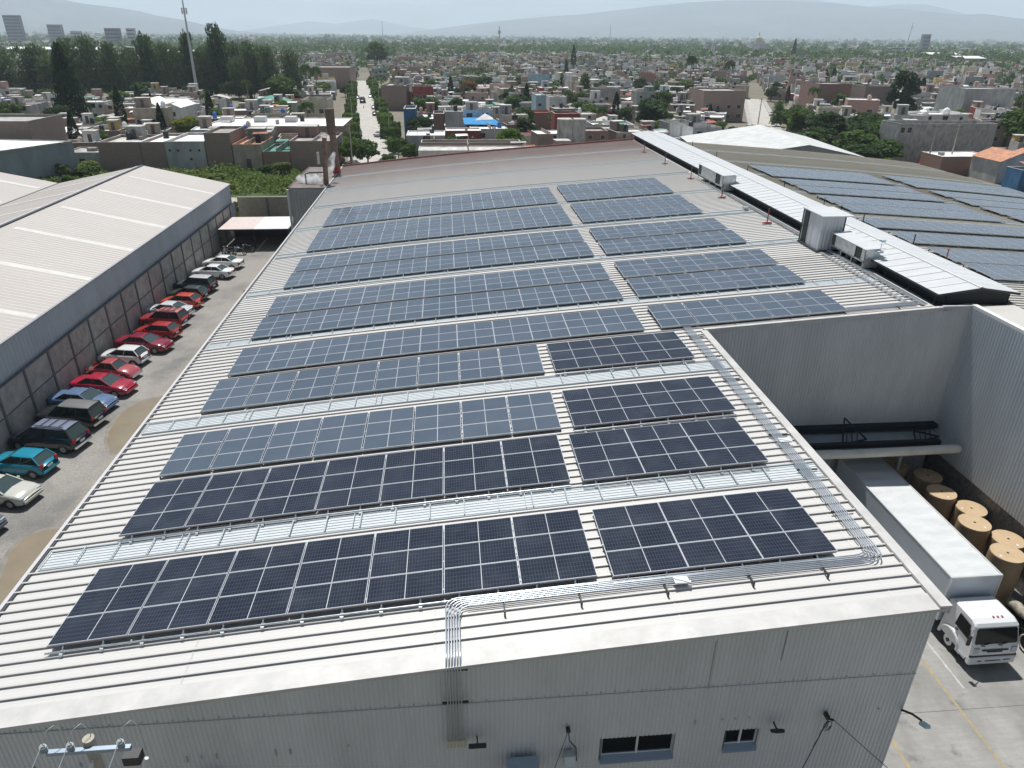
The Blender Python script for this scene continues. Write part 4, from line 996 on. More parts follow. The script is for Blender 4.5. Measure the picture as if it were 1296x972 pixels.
# paper rolls
kraft=P('kraft_paper',(.33,.235,.145),.7,c2=(.25,.175,.105),scale=1.5,stretch=(1,1,.5)); kside=P('kraft_side',(.20,.145,.09),.7,var=.15,scale=2); kraft_end=P('kraft_end',(.50,.37,.225),.7,c2=(.42,.30,.175),scale=1.6); coremat=P('core_dark',(.05,.04,.03),.9)
RL=[(25.85,24.6,3.2,'nearest tall brown paper roll standing beside the box truck'),(27.05,26.0,2.85,'lower brown paper roll against the wall, second from the front'),(25.85,26.95,3.2,'third brown paper roll from the front, set closer to the truck'),
 (27.1,28.75,2.7,'fourth brown paper roll from the front, against the wall'),(26.1,29.9,3.0,'fifth brown paper roll, last one fully in sun'),(26.35,31.5,3.0,'sixth brown paper roll, half shaded under the canopy'),(25.2,32.8,3.0,'darkest paper roll deep under the canopy')]
for i,(x,y,hh,nm) in enumerate(RL):
    r=thing('paper_roll',nm,'paper roll',(x,y,0.01),rnd.uniform(0,3),'standing kraft paper rolls in the court')
    b=MB(); b.lathe([(.73,0),(.75,.05),(.75,hh*.48),(.742,hh*.485),(.75,hh*.49),(.75,hh-.06),(.735,hh)],(0,0,0),32); b.build('wrap',kraft,r)
    b=MB(); b.lathe([(.735,hh),(.06,hh)],(0,0,0),32); b.build('end_face',kraft_end,r)
    b=MB(); b.lathe([(.06,hh-.01),(.06,hh+.01),(.045,hh+.005),(0,hh-.03)],(0,0,0),10); b.build('core',coremat,r)
    b=MB(); a=rnd.uniform(0,6); b.box(.5*math.cos(a)-.06,.5*math.cos(a)+.06,.5*math.sin(a)-.05,.5*math.sin(a)+.05,hh+.001,hh+.005); b.build('paper_label',whitep,r)
# truck
def wheel(b1,x,y,z,r_,w_,s): b1.tube([(x-s*w_/2,y,z),(x+s*w_/2,y,z)],r_,22)
tr=thing('box_truck','white box truck with a dark windscreen facing the camera in the court','truck',(23.08,20.8,0.01))
cabm=P('truck_cab_white',(.70,.71,.72),.25); cabm.node_tree.nodes['Principled BSDF'].inputs['Coat Weight'].default_value=.4
# coordinates local: x across, y back from the bumper, z up
def cabsec(y,hw,z0,z1,top): return [(-hw,y,z0),(hw,y,z0),(hw,y,z1),(hw*top,y,z1+.12),(-hw*top,y,z1+.12),(-hw,y,z1)]
secs=[(.06,1.04,.62,1.42,.97),(.0,1.07,.62,1.40,.98),(.10,1.09,.62,1.60,.97),(.38,1.07,.62,2.42,.95),(.55,1.05,.62,2.50,.92),(.9,1.05,.62,2.53,.92),(1.95,1.06,.62,2.52,.92),(2.05,1.03,.62,2.45,.92)]
b=MB(); 
# outline polygon in side view (y,z)
side=[(0,.62),(0.0,1.05),(.04,1.30),(.08,1.42),(.30,2.22),(.40,2.34),(.65,2.42),(1.9,2.40),(2.05,2.30),(2.05,.62)]
hwf=lambda z: 1.09 if z<1.4 else 1.09-.10*(z-1.4)/1.0
vs=[];ns=len(side)
for s,k in ((-1,1),(-1,.9),(1,.9),(1,1)):
    for (y,z) in side:
        hw=hwf(z)*(1 if k==1 else .9)
        vs.append((s*hw,y+(.05 if k==1 and y<.6 else 0),z-(.05 if k==1 and z>2.3 else 0)))
fs=[]
for j in range(3):
    for i in range(ns):
        i2=(i+1)%ns; fs.append((j*ns+i,(j+1)*ns+i,(j+1)*ns+i2,j*ns+i2))
fs.append(tuple(range(ns-1,-1,-1))); fs.append(tuple(3*ns+i for i in range(ns)))
b.raw(vs,fs,0,False); cab=b.build('cab',cabm,tr)
def frontface(z,off=.012):   # y of the windscreen plane at height z
    return .08+(z-1.42)*(.22/.80)-off
b=MB(); 
pts=[(-.94,1.45),(-.98,1.53),(-.93,2.10),(-.86,2.17),(.86,2.17),(.93,2.10),(.98,1.53),(.94,1.45)]
b.face([(x,frontface(z),z) for x,z in pts][::-1]); b.build('windscreen',glassd,cab)
b=MB()
for x in (-.45,.35): b.bar((x-.25,frontface(1.42)-.03,1.42),(x+.2,frontface(1.50)-.03,1.50),.025); b.bar((x-.05,frontface(1.36)-.03,1.36),(x-.25,frontface(1.42)-.03,1.42),.02)
b.build('wiper',blackp,cab)
b=MB(); b.box(-.6,.6,-.03,0,1.14,1.20); b.box(-.35,.35,-.025,0,1.05,1.10); b.build('grille',blackp,cab)
for s in (-1,1):
    b=MB(); b.box(s*.86-.13,s*.86+.13,-.03,.03,1.02,1.30,0,None,.02); b.build('headlight',headm,cab)
    b=MB(); b.face([(s*1.085,.35,1.46),(s*1.04,.52,2.14),(s*1.03,1.25,2.18),(s*1.08,1.3,1.52)]); b.face([(s*1.085,.35,1.46),(s*1.08,1.3,1.52),(s*1.03,1.25,2.18),(s*1.04,.52,2.14)]); b.build('side_window',glassd,cab)
    b=MB(); b.box(s*1.09-.01,s*1.09+.02,1.05,1.2,1.34,1.40); b.build('door_handle',blackp,cab)
    b=MB(); b.bar((s*1.05,.3,2.1),(s*1.32,.1,2.0),.03); b.box(s*1.34-.09,s*1.34+.09,.02,.1,1.5,2.0,0,None,.02); b.build('mirror',blackp,cab)
    # fender arch
    b=MB(); vs=[];fs=[]
    for k in range(15):
        a=math.pi*(k/14)*1.05-.1; c_,s_=math.cos(a),math.sin(a)
        for rr,xx in ((.56,1.0),(.56,1.14),(.66,1.16),(.70,1.06)): vs.append((s*xx,1.35+rr*c_,.52+rr*s_))
    for k in range(14):
        for j in range(3): fs.append((k*4+j,k*4+j+1,k*4+5+j,k*4+4+j))
    b.raw(vs,fs,0,True); b.build('fender',cabm,cab)
    b=MB(); b.box(s*1.0-.1,s*1.0+.1,.55,.82,.42,.50); b.box(s*1.02-.1,s*1.02+.1,.2,.8,.5,.62); b.build('step',galv,cab)
b=MB(); b.box(-1.09,1.09,-.06,.2,.42,.80,0,None,.05); b.box(-1.07,1.07,-.02,.18,.80,.88,1); b.box(-.7,-.52,-.068,-.05,.58,.64,1); b.box(-.35,.35,-.068,-.05,.58,.64,1); b.box(.5,.8,-.068,-.05,.60,.66,1)
b.build('bumper',[cabm,blackp],tr)
b=MB()
for x in (-.2,0,.2): b.box(x+.15,x+.22,.62,.70,2.41,2.46)
b.build('marker_lamp',P('marker_red',(.35,.08,.05),.4),cab)
for s in (-1,1):
    for yy in (1.35,7.9):
        b=MB(); wheel(b,s*.93,yy,.48,.48,.28,s); w_=b.build('wheel',rubber,tr)
        b=MB(); wheel(b,s*1.06,yy,.48,.26,.06,s); b.lathe([(.26,0),(.0,.0)],(0,0,0),3) if False else None; b.build('rim',galv,w_)
        b=MB(); wheel(b,s*1.10,yy,.48,.09,.05,s); b.build('hub',darkm,w_)
b=MB(); b.box(-.45,.45,.5,11.4,.55,.85); b.build('chassis',blackp,tr)
b=MB(); b.box(-1.06,1.06,.3,2.1,.48,.66); b.build('underframe',blackp,tr)
cont=P('container_white',(.60,.61,.61),.45,var=.12,scale=.9,stretch=(1,2.2,1))
cy0,cy1=2.15,12.3
X0,X1=-1.22,1.22
b=MB()
n=60
for i in range(n):
    ya=cy0+(cy1-cy0)*i/n; yb=cy0+(cy1-cy0)*(i+1)/n
    f=lambda y: 3.38+.018*math.sin(y*7.2)
    b.raw([(X0+.06,ya,f(ya)),(X1-.06,ya,f(ya)),(X1-.06,yb,f(yb)),(X0+.06,yb,f(yb))],[(0,1,2,3)],0,True)
b.build('box_roof',cont,tr)
b=MB(); sidem=P('container_side',(.50,.55,.60),.35,var=.08,scale=.6)
b.box(X0,X0+.05,cy0,cy1,.9,3.34); b.box(X1-.05,X1,cy0,cy1,.9,3.34); b.box(X0,X1,cy0,cy0+.05,.9,3.34); b.box(X0,X1,cy1-.05,cy1,.9,3.34); b.build('box_side',sidem,tr)
b=MB(); fr=.07
for x in (X0-.01,X1-fr+.01): b.box(x,x+fr,cy0-.02,cy1,3.34,3.41)
b.box(X0+.06,X1-.06,cy0-.025,cy0+.06,3.33,3.41,0); 
for x in (X0-.012,X1-fr+.012): b.box(x,x+fr,cy0-.03,cy0+.05,.9,3.34)
b.build('box_frame',P('box_edge_rail',(.62,.63,.62),.35,.3),tr)
# second truck at the frame edge
t2=thing('flatbed_truck','flatbed truck loaded with tarpaulin rolls, cut off at the right edge','truck',(25.9,20.5,0.01))
for yy,xx in ((1.1,-.35),(2.4,-.35)):
    b=MB(); wheel(b,xx,yy,.5,.5,.3,-1); w_=b.build('wheel',rubber,t2)
    b=MB(); b.tube([(xx-.17,yy+.40*math.cos(k*.4),.5+.40*math.sin(k*.4)) for k in range(17)],.035,5); b.build('rim',P('pale_rim',(.55,.52,.46),.5) if yy<2 else bpy.data.materials['pale_rim'],w_)
b=MB(); b.box(-.3,2.0,.0,3.0,.85,1.05); b.box(-.25,-.1,0.4,2.9,.6,.85); b.build('flatbed',darkm,t2)
tarp=P('camouflage_tarpaulin',(.42,.38,.30),.85,c2=(.13,.11,.085),scale=3)
for k,(yy,zz) in enumerate(((.6,1.3),(1.6,1.35),(2.5,1.3))):
    b=MB(); b.tube([(-.2,yy-.45,zz),(-.15,yy,zz+.04),(-.2,yy+.45,zz)],[.2,.26,.2],12); b.tube([(-.0,yy-.4,zz),(1.8,yy,zz+.1)],.3,10); b.build('tarpaulin_roll',tarp,t2)
for o in list(t2.children): 
    pass
# ================================================================ TREES
leafm={}
def leaf(name,c,c2):
    if name in leafm: return leafm[name]
    mt,nt,b=newmat('leaf_'+name); g=NG(nt)
    r=g.n('ShaderNodeNewGeometry').outputs['Random Per Island']; o=g.n('ShaderNodeObjectInfo').outputs['Random']
    cc=g.mix(r,c,c2); cc=g.mix(g.math('MULTIPLY',o,.35),cc,tuple(q*.6 for q in c)); g.l(cc,b.inputs['Base Color'])
    b.inputs['Roughness'].default_value=.7; b.inputs['Specular IOR Level'].default_value=.2
    t=g.n('ShaderNodeBsdfTranslucent'); g.l(cc,t.inputs[0]); ms=g.n('ShaderNodeMixShader'); ms.inputs[0].default_value=.42
    g.l(b.outputs[0],ms.inputs[1]); g.l(t.outputs[0],ms.inputs[2]); g.l(ms.outputs[0],nt.nodes['Material Output'].inputs[0])
    leafm[name]=mt; return mt
bark=P('bark',(.12,.09,.065),.9,var=.3,scale=3); barkp=P('pale_bark',(.30,.26,.20),.85,var=.3,scale=2)
LM={'mid':leaf('mid',(0.081,0.149,0.041),(0.149,0.216,0.061)),'dark':leaf('dark',(0.051,0.095,0.035),(0.088,0.135,0.051)),'euc':leaf('euc',(.085,.135,.05),(.135,.19,.075)),
 'bright':leaf('bright',(0.121,0.223,0.038),(0.189,0.260,0.061)),'yellow':leaf('yellow',(0.216,0.260,0.027),(0.260,0.260,0.041)),'cyp':leaf('cyp',(0.024,0.054,0.024),(0.043,0.081,0.032)),'flame':leaf('flame',(0.260,0.108,0.027),(0.260,0.135,0.054)),'weed':leaf('weed',(0.135,0.216,0.047),(0.230,0.260,0.081))}
def quads(cs,sz,rs,up=.3):
    """leaf clumps: one bent quad per centre, random orientation"""
    n=len(cs); a=rs.randn(n,3); a/=np.linalg.norm(a,axis=1)[:,None]; b=rs.randn(n,3); b-=a*(a*b).sum(1)[:,None]; b/=np.linalg.norm(b,axis=1)[:,None]
    s=(sz*(.6+.8*rs.rand(n)))[:,None] if np.isscalar(sz) else sz[:,None]
    v=np.stack([cs-a*s-b*s*.6,cs+a*s-b*s*.7,cs+a*s*.8+b*s*.6,cs-a*s*.9+b*s*.7],1).reshape(-1,3)
    return v
def mesh_quads(name,v,mat,mis=None,mats=None):
    n=len(v)//4; me=bpy.data.meshes.new(name); me.vertices.add(n*4); me.vertices.foreach_set('co',v.astype(np.float32).ravel())
    me.loops.add(n*4); me.loops.foreach_set('vertex_index',np.arange(n*4,dtype=np.int32)); me.polygons.add(n)
    me.polygons.foreach_set('loop_start',np.arange(0,n*4,4,dtype=np.int32)); me.polygons.foreach_set('loop_total',np.full(n,4,dtype=np.int32))
    for mm in (mats or [mat]): me.materials.append(mm)
    if mis is not None: me.polygons.foreach_set('material_index',mis.astype(np.int32))
    me.update(calc_edges=True); return me
def clumps(rs,cl,n,thick=.5):
    out=[]
    w=np.array([c[3]*c[4]*c[5] for c in cl])**.67; w/=w.sum()
    for c,k in zip(cl,(w*n).astype(int)+4):
        d=rs.randn(k,3); d/=np.linalg.norm(d,axis=1)[:,None]; r=(thick+(1-thick)*rs.rand(k)**.6)[:,None]
        out.append(np.array(c[:3])+d*r*np.array(c[3:6]))
    return np.concatenate(out)
CROWN={}
def crown(kind,seed):
    k=(kind,seed)
    if k in CROWN: return CROWN[k]
    rs=np.random.RandomState(seed*7+len(kind)); 
    # normalised: total height 1, radius .5
    if kind=='euc':
        cl=[]
        for i in range(30):
            z=.14+.74*((i%22)/21); w=.40*(1-.55*max(0,z-.4)); a=i*2.4+rs.rand()*.8
            cl.append((w*.62*math.cos(a),w*.62*math.sin(a),z,.21+.10*rs.rand(),.21+.10*rs.rand(),.075+.05*rs.rand()))
        cl.append((0,0,.90,.2,.2,.10)); cl.append((.05,0,.6,.3,.3,.3)); v=quads(clumps(rs,cl,3400,.3),.024,rs)
    elif kind=='round':
        cl=[(0,0,.6,.34,.34,.28)]
        for i in range(13):
            a=rs.rand()*6.28; z=rs.uniform(-.2,.3); q=.30*math.sqrt(max(.05,1-(z/.34)**2)); cl.append((q*math.cos(a),q*math.sin(a),.62+z,.12+.1*rs.rand(),.12+.1*rs.rand(),.09+.07*rs.rand()))
        v=quads(clumps(rs,cl,2100,.45),.035,rs)
    elif kind=='box':
        n=1100; p=rs.uniform(-1,1,(n,3)); ax=rs.randint(0,3,n); p[np.arange(n),ax]=np.sign(p[np.arange(n),ax])*(1-.12*rs.rand(n)); p*=np.array([.47,.47,.27])*(1-.06*rs.rand(n,1)); p[:,2]+=.70
        v=quads(p,.05,rs)
    elif kind=='cyp':
        n=1500; z=rs.rand(n)**.85; r=.48*np.sin(np.pi*np.clip(z*.93+.07,0,1))**.55*(1-.45*z)*(.75+.25*rs.rand(n))*1.25; a=rs.rand(n)*6.283
        v=quads(np.stack([r*np.cos(a),r*np.sin(a),.04+z*.96],1),.02,rs)
        v=v.reshape(-1,4,3); c=v.mean(1,keepdims=True); v=c+(v-c)*np.array([3.2,3.2,.9]); v=v.reshape(-1,3)
    elif kind=='pine':
        out=[]
        for i in range(26):
            z=.12+.86*i/25; rad=.5*(1-z)**.55*(.85+.3*rs.rand()); k=110; a=rs.rand(k)*6.283; r=rad*np.sqrt(rs.rand(k)); out.append(np.stack([r*np.cos(a),r*np.sin(a),z-.03*r/.5+.012*rs.randn(k)],1))
        v=quads(np.concatenate(out),.026,rs)
    elif kind=='palm':
        out=[]
        for i in range(26):
            a=rs.rand()*6.283; el=rs.uniform(-.5,1.2)
            for t in np.linspace(.1,1,10):
                r=.5*t*math.cos(el*.6); z=.86+.16*math.sin(el)*t-.16*t*t; out.append([r*math.cos(a),r*math.sin(a),z])
        cs=np.repeat(np.array(out),3,0)+rs.randn(len(out)*3,3)*.02; v=quads(cs,.035,rs)
    elif kind=='lean':
        cl=[(rs.uniform(-.28,.28)+.15*(z-.5),rs.uniform(-.2,.2),z,.18,.16,.10) for z in np.linspace(.22,.92,16)]
        v=quads(clumps(rs,cl,2300,.4),.028,rs)
    me=v; CROWN[k]=me; return me
TM={}
def tree(kind,lm,label,x,y,h,w,seed=0,group=None,cat='tree',name='tree',rot=None,trunkr=None):
    root=thing(name,label,cat,(x,y,0),(seed*1.7 if rot is None else rot),group)
    key=(kind,lm,seed%3)
    if key not in TM: TM[key]=mesh_quads('crown',crown(kind,seed%3),LM[lm])
    o=bpy.data.objects.new('crown',TM[key]); col.objects.link(o); o.parent=root; o.scale=(w,w,h)
    tk=('trunk',kind)
    if tk not in TM:
        b=MB(); top={'euc':.8,'round':.5,'box':.5,'cyp':.3,'pine':.9,'palm':.86,'lean':.7}[kind]; r0={'palm':.045,'euc':.022,'cyp':.04}.get(kind,.035)
        b.tube([(0,0,0),(.01,0,top*.4),(.0,.01,top)],[r0,r0*.8,r0*.55],8)
        if kind in('euc','round','lean'):
            for a in (0,1.3,2.6,3.9,5.1): b.tube([(0,0,top*.45+a*.02),(.14*math.cos(a),.14*math.sin(a),top*.7+a*.02),(.26*math.cos(a),.26*math.sin(a),top*.95)],[r0*.5,r0*.3,r0*.15],5,cap=False)
        if kind=='cyp': pass
        t=b.build('trunk',barkp if kind in('euc','palm') else bark); TM[tk]=t.data; bpy.data.objects.remove(t)
    o=bpy.data.objects.new('trunk',TM[tk]); col.objects.link(o); o.parent=root
    if kind in('palm',): s=h*.5; o.scale=(s,s,h)
    elif kind=='box': o.scale=(h*.9,h*.9,h)
    else: s=max(w,h*.5)*1.0; o.scale=(w if kind in('euc','round','lean') else s*.5,w if kind in('euc','round','lean') else s*.5,h)
    return root
occ=[]  # occupied discs/boxes of landmarks
def claim(x,y,r): occ.append((x,y,r))
def free(x,y,r): return all((x-a)**2+(y-c)**2>(r+q)**2 for a,c,q in occ)
# --- eucalyptus belt on the left
EU=[(-190,333,18,15),(-182.0,335.6,19.6,14),(-172,344,20.5,15),(-164,339,17,12),(-153.1,332.2,23.5,10.5),(-146.4,336.5,25,9),(-138.1,336.7,22,9.5),(-131.1,336.9,20,10),(-123.7,337,25.5,9.5),(-116.3,337.3,22,9),(-111.8,340,20,9),(-106.9,337.5,26.5,6),(-102,337.6,20,8),(-94.5,337.8,29.5,8.5),(-98.8,341,22.6,8.5),(-88.6,337.9,22.3,9),(-82.3,338.1,22.7,8.5),(-73.8,334,21.3,9),(-67.4,347.4,19.3,9),(-78,341,21,8),(-142,343,19,9),(-127.5,331,18,8),(-86,331,17,8)]
words=['broad','dense','tallish','slim','shaggy','open','ragged','pale topped']
wherE=['at the far left frame edge','second from the left frame edge','dark and low, third from the left edge','just left of the tall pine','directly behind the tall dark pine','with a leaning split top just right of the pine','right of the split topped tree','behind the two lone cypresses','with a tall rounded top left of the mast','just right of the rounded tall top','between rounded top and the phone mast','thin and high right behind the phone mast','just right of the phone mast','tallest of the belt, pointed top','left foot of the tallest pointed tree','right of the tallest pointed tree','second right of the tallest pointed tree','above the cream house','at the right end of the belt','third right of the tallest pointed tree','low, behind the split topped tree','short one in front of the rounded top','short one below the tallest pointed tree']
for i,(x,y,h,w_) in enumerate(EU):
    tree('euc','euc' if i not in(2,11,13,8) else 'dark','eucalyptus '+wherE[i],x,y,h,w_*1.15,i,'eucalyptus belt on the left',name='eucalyptus')
    claim(x,y,3)
def T(kind,lm,label,x,y,h,w_,seed=0,**k):
    claim(x,y,w_*.45); return tree(kind,lm,label,x,y,h,w_,seed,**k)
T('pine','cyp','tall dark layered pine rising among houses on the left',-108.6,231.5,22,11.5,1,name='pine_tree')
T('cyp','cyp','slim dark cypress right beside the tall pine',-92,238,11,2.6,0,name='cypress')
T('cyp','cyp','tallest narrow cypress leaning between two houses left of mast',-88.2,214,12.0,3.0,1,name='cypress')
T('cyp','cyp','small pointed cypress beside the yellow green bush',-71.8,197,9.2,2.2,2,name='cypress')
T('round','bright','bright green bush below the two cypresses',-94,212,4.4,7,1,name='bush')
T('round','yellow','yellow green feathery tree beside the small cypress',-66.5,200,5.8,8.4,2)
T('round','dark','dark tree behind the gabled house',-113,300,8,12,0)
T('round','mid','large round green tree above the long white roof',-60.9,293,10.5,13,0)
T('round','mid','big olive green round tree standing alone beyond the street end',-54.6,640,19.5,21,1)
T('palm','mid','shaggy palm, left of the pair by the cream house',-60.9,347,14,5,0,name='palm_tree')
T('palm','mid','shaggy palm, right of the pair by the cream house',-56.9,347,13,4.6,1,name='palm_tree')
T('round','dark','wide dark tree behind the white ridge vent end',59.5,215,8.8,13.5,0)
T('euc','dark','dark upright tree among roofs above the twin towers',60.9,333,11,6,1)
T('round','dark','round dark tree right of the upright dark tree',69.8,342,7,9.5,2)
T('palm','dark','tall palm above the yellow canopy roofs',136.2,422,17,6,0,name='palm_tree')
T('palm','dark','tall palm above the brown brick block on the right',152,405,15,6,2,name='palm_tree')
T('round','mid','bushy tree at the foot of the right tall palm',139,380,7,9,0)
T('cyp','cyp','tall cypress in the middle distance above the flat roofs',97.3,587,19,4.2,0,name='cypress')
T('cyp','cyp','thin cypress standing left below the tall one',73.9,471,12,3,1,name='cypress')
T('round','yellow','bright yellow green plant in front of the grey towers',37.9,188,5.2,5.0,2,name='bush')
for i,(k,l,x,y,h,w_,t) in enumerate([('round','mid',96,197,8,11,'large tree on the right, nearest the side street'),('round','dark',96.5,184.7,8.2,12,'dark tree behind the white gabled shed'),('round','dark',103.5,178,8,12,'wide dark tree above the shed gable end'),('round','mid',104,170.5,7.5,10,'bright edged tree left of the grey slab building'),('round','dark',89,172,6,9,'low dark tree just behind the shed roof'),
  ('round','dark',157.9,233,4.2,12,'low spreading tree in front of the domed white house'),('round','mid',144,178,9.5,11,'big green tree behind the slab building right end'),('round','mid',151,183.5,9.5,11,'big green tree at the right frame edge'),('round','mid',155,175,8,10,'lower green tree at the right frame edge'),('round','bright',183,252.6,5,6,'small green tree right of the domed house'),
  ('round','mid',203,412,6.5,9,'round tree between the small cypress pairs'),('euc','mid',103.4,229,8,4.6,'upright street tree left of the yellow bush'),('round','mid',104.6,218.7,7,6,'street tree in the right verge'),('round','yellow',108,221,6,4,'yellow blooming tree on the right verge'),
  ('round','mid',91,160,6.5,10,'broad green tree close behind the shed right slope'),('round','dark',97,166,7,11,'dense dark tree in the middle of the right grove'),('round','mid',84,168,5.5,9,'bushy tree behind the shed ridge'),('round','dark',88,150,5,9,'low dark tree at the shed right eave'),('round','mid',94,152,5.5,8,'green tree between the shed and slab building'),('round','dark',108,186,8,11,'back tree of the right grove'),('round','bright',90,145,3,5,'light green bush near the red car'),('round','mid',116,183,6,10,'tree peeking over the slab building'),
  ('round','dark',74,186,4.4,9,'dark low tree behind white ridge vent'),('round','mid',81,190,4.6,9,'long low bush left of the side street'),('round','mid',48,199.8,4,5,'small tree beside the wide dark tree'),('round','flame',10.6,355,6.2,9,'orange flowering tree among the flat roofs'),('round','dark',8.4,306,7.0,5.4,'dark tree below the orange flowering tree'),('round','dark',20.8,397,6,8,'dark bushy tree right of the orange tree'),('round','yellow',-8,262,4.5,5.5,'yellow tinged tree behind the brick house'),
  ('round','mid',-99,222,3.4,6,'small bush in the yard under the pine'),('round','dark',-118,198,5,14,'dark trees behind the grey hall at left'),('round','mid',-127,203,5.4,13,'green tree at the left frame edge'),('round','mid',10,203,3.6,7,'garden bush behind the blue canopy'),('round','bright',15,180,3.0,8,'light green bush before the blue canopy'),('round','mid',3.6,176,2.4,5,'small garden shrub behind the low white building')]):
    T(k,l,t,x,y,h,w_,i)
T('lean','cyp','dark leaning conifer with feathery outline on the right',161,258,15,12.5,1,name='conifer')
for i,(x,y,h,w_,t) in enumerate([(201.8,310.7,10.5,4,'slim cypress right of the leaning conifer'),(224.5,441,9,3.6,'left of two small cypresses on the right'),(251.4,483,8,3.6,'right of two small cypresses on the right'),(413,899,25,5,'single distant cypress on the right skyline'),(228,300,8,3,'thin cypress left of the grey house block')]):
    T('cyp','cyp',t,x,y,h,w_,i,name='cypress')
# --- street trees
u=Vector((-.1114,.9938)); v=Vector((.9938,.1114)); S0=Vector((-10.3,112))
def onst(t,o): p=S0+u*t+v*o; return p.x,p.y
k=0
for side in (-1,1):
    ts=[52,62,73,84,96,109,121,134,148,163,180,198,217,238,262,288,318]
    for i,t in enumerate(ts):
        x,y=onst(t,side*5.0+rnd.uniform(-.3,.3)); near=i<5
        kd='box' if (i%3!=1) else 'round'
        nn=['nearest','second','third','fourth','fifth','sixth','seventh','eighth','ninth','tenth','eleventh','twelfth','thirteenth','fourteenth','fifteenth','sixteenth','farthest'][i]
        tree(kd,'bright' if rnd.random()<.5 else 'mid','%s clipped street tree on the %s side of the long street'%(nn,'left' if side<0 else 'right'),x,y,4.0+rnd.uniform(-.4,.9),(4.6 if kd=='round' else 4.0)*rnd.uniform(.85,1.1),i+3,'street trees along the long street',name='street_tree')
for i,(x,y,h,w_,t) in enumerate([(-16.9,158,5.0,6,'dense tree at the near left end of the street'),(-20.5,160,4.8,5,'bushy tree left of the near street end'),(-8.2,160.5,4.2,4.6,'leafy tree at the near right end of the street'),(-6.9,166,4.6,4.4,'dark tree beside the tall blue facade'),(-12,150,3.4,4,'small banana plant behind the parapet')]):
    T('round','bright' if i%2 else 'mid',t,x,y,h,w_,i)
# --- weeds in the lot
rs=np.random.RandomState(11)
n=30000
x=rs.uniform(-92,-19,n); y=rs.uniform(106,152,n); lim=-24+ (y-103)*-.10
keep=(x<lim+5)&~((y>116.5)&(y<127.5)&(x>-60)); 
dens=np.sin(x*.19+1)*np.cos(y*.23)+.6*np.sin(x*.5+y*.41)+rs.randn(n)*.35; keep&=dens>-.55
x,y,dn=x[keep],y[keep],dens[keep]; hh=np.clip(.35+.8*(dn+.4),.15,2.3)
c=np.stack([x,y,rs.rand(len(x))*hh],1); me=mesh_quads('weeds',quads(c,.24,rs),None,(rs.rand(len(x))<.35).astype(int),[LM['weed'],LM['mid']])
o=bpy.data.objects.new('weeds',me); col.objects.link(o); tag(o,'tall green weeds filling the vacant lot',kind='stuff')
for i in range(22):
    xx=rnd.uniform(-85,-27); yy=rnd.uniform(128,150); 
    if i<7: xx=rnd.uniform(-48,-26); yy=rnd.uniform(108,116)
    tree('round','weed' if i%2 else 'mid','low weed bush of the vacant lot',xx,yy,rnd.uniform(1.4,2.8),rnd.uniform(3,6),i,'weed bushes in the vacant lot',cat='bush',name='bush')

# ================================================================ TOWN HOUSES
def wm(n,c,var=.22,sc=.9,**k): return P(n,c,.85,var=min(.6,var*1.7),scale=sc,stretch=(1,1,.45),**k)
def brickm(n,c1,c2):
    mt,nt,b=newmat(n); g=NG(nt); p,x,y,z=geo(g)
    br=g.n('ShaderNodeTexBrick'); br.inputs['Scale'].default_value=1.0; br.inputs['Color1'].default_value=(*c1,1); br.inputs['Color2'].default_value=(*c2,1); br.inputs['Mortar'].default_value=(.22,.20,.18,1)
    br.inputs['Mortar Size'].default_value=.02; br.inputs['Brick Width'].default_value=.5; br.inputs['Row Height'].default_value=.22
    cx=g.n('ShaderNodeCombineXYZ'); g.l(g.math('ADD',x,y),cx.inputs[0]); g.l(z,cx.inputs[1]); g.l(cx.outputs[0],br.inputs['Vector'])
    c=g.mix(g.ramp(g.noise(p,.5,6,.7),.35,.7,0,.55),br.outputs['Color'],(.24,.21,.19)); g.l(c,b.inputs['Base Color']); b.inputs['Roughness'].default_value=.9; return mt
WALL={'brown brick':brickm('brown_brick',(.30,.20,.16),(.36,.25,.20)),'red brick':brickm('red_brick',(.38,.19,.14),(.32,.16,.12)),'grey block':wm('grey_block',(.36,.35,.335),.25,1.5),'grey rendered':wm('grey_render_town',(.44,.44,.43),.2,.6),
 'white':wm('white_wall',(.70,.69,.66),.15),'cream':wm('cream_wall',(.56,.50,.38),.15),'beige':wm('beige_wall',(.44,.37,.29),.2),'blue':wm('blue_wall',(.06,.18,.34),.2),'pale blue':wm('pale_blue_wall',(.33,.47,.52),.15),'dark red':wm('dark_red_wall',(.25,.05,.04),.2),'yellow':wm('yellow_wall',(.50,.37,.14),.2),'pink':wm('pink_wall',(.44,.29,.25),.25),'green':wm('green_wall',(.17,.26,.21),.2)}
ROOF={'white':wm('white_roof',(.78,.77,.75),.12,.5),'grey':wm('grey_roof',(.42,.41,.39),.3,.5),'pale concrete':wm('concrete_roof',(.55,.53,.49),.3,.5),'red':wm('red_roof',(.42,.14,.10),.3,.5),'terracotta':wm('terracotta_roof',(.52,.25,.15),.25,1.5),'dirty':wm('dirty_roof',(.38,.35,.32),.4,.6),'green':wm('green_roof',(.10,.28,.21),.25,.7),'blue':wm('blue_roof',(.02,.24,.52),.12,.6)}
tankm={'black':P('tank_black',(.015,.016,.018),.45),'white':P('tank_white',(.72,.72,.70),.5),'beige':P('tank_beige',(.48,.42,.34),.6),'blue':P('tank_blue',(.03,.12,.42),.5)}
dk=P('town_window_dark',(.02,.023,.028),.2,spec=.6); doorm=P('town_door',(.10,.085,.075),.6); wfr=P('town_window_frame',(.55,.54,.52),.6)
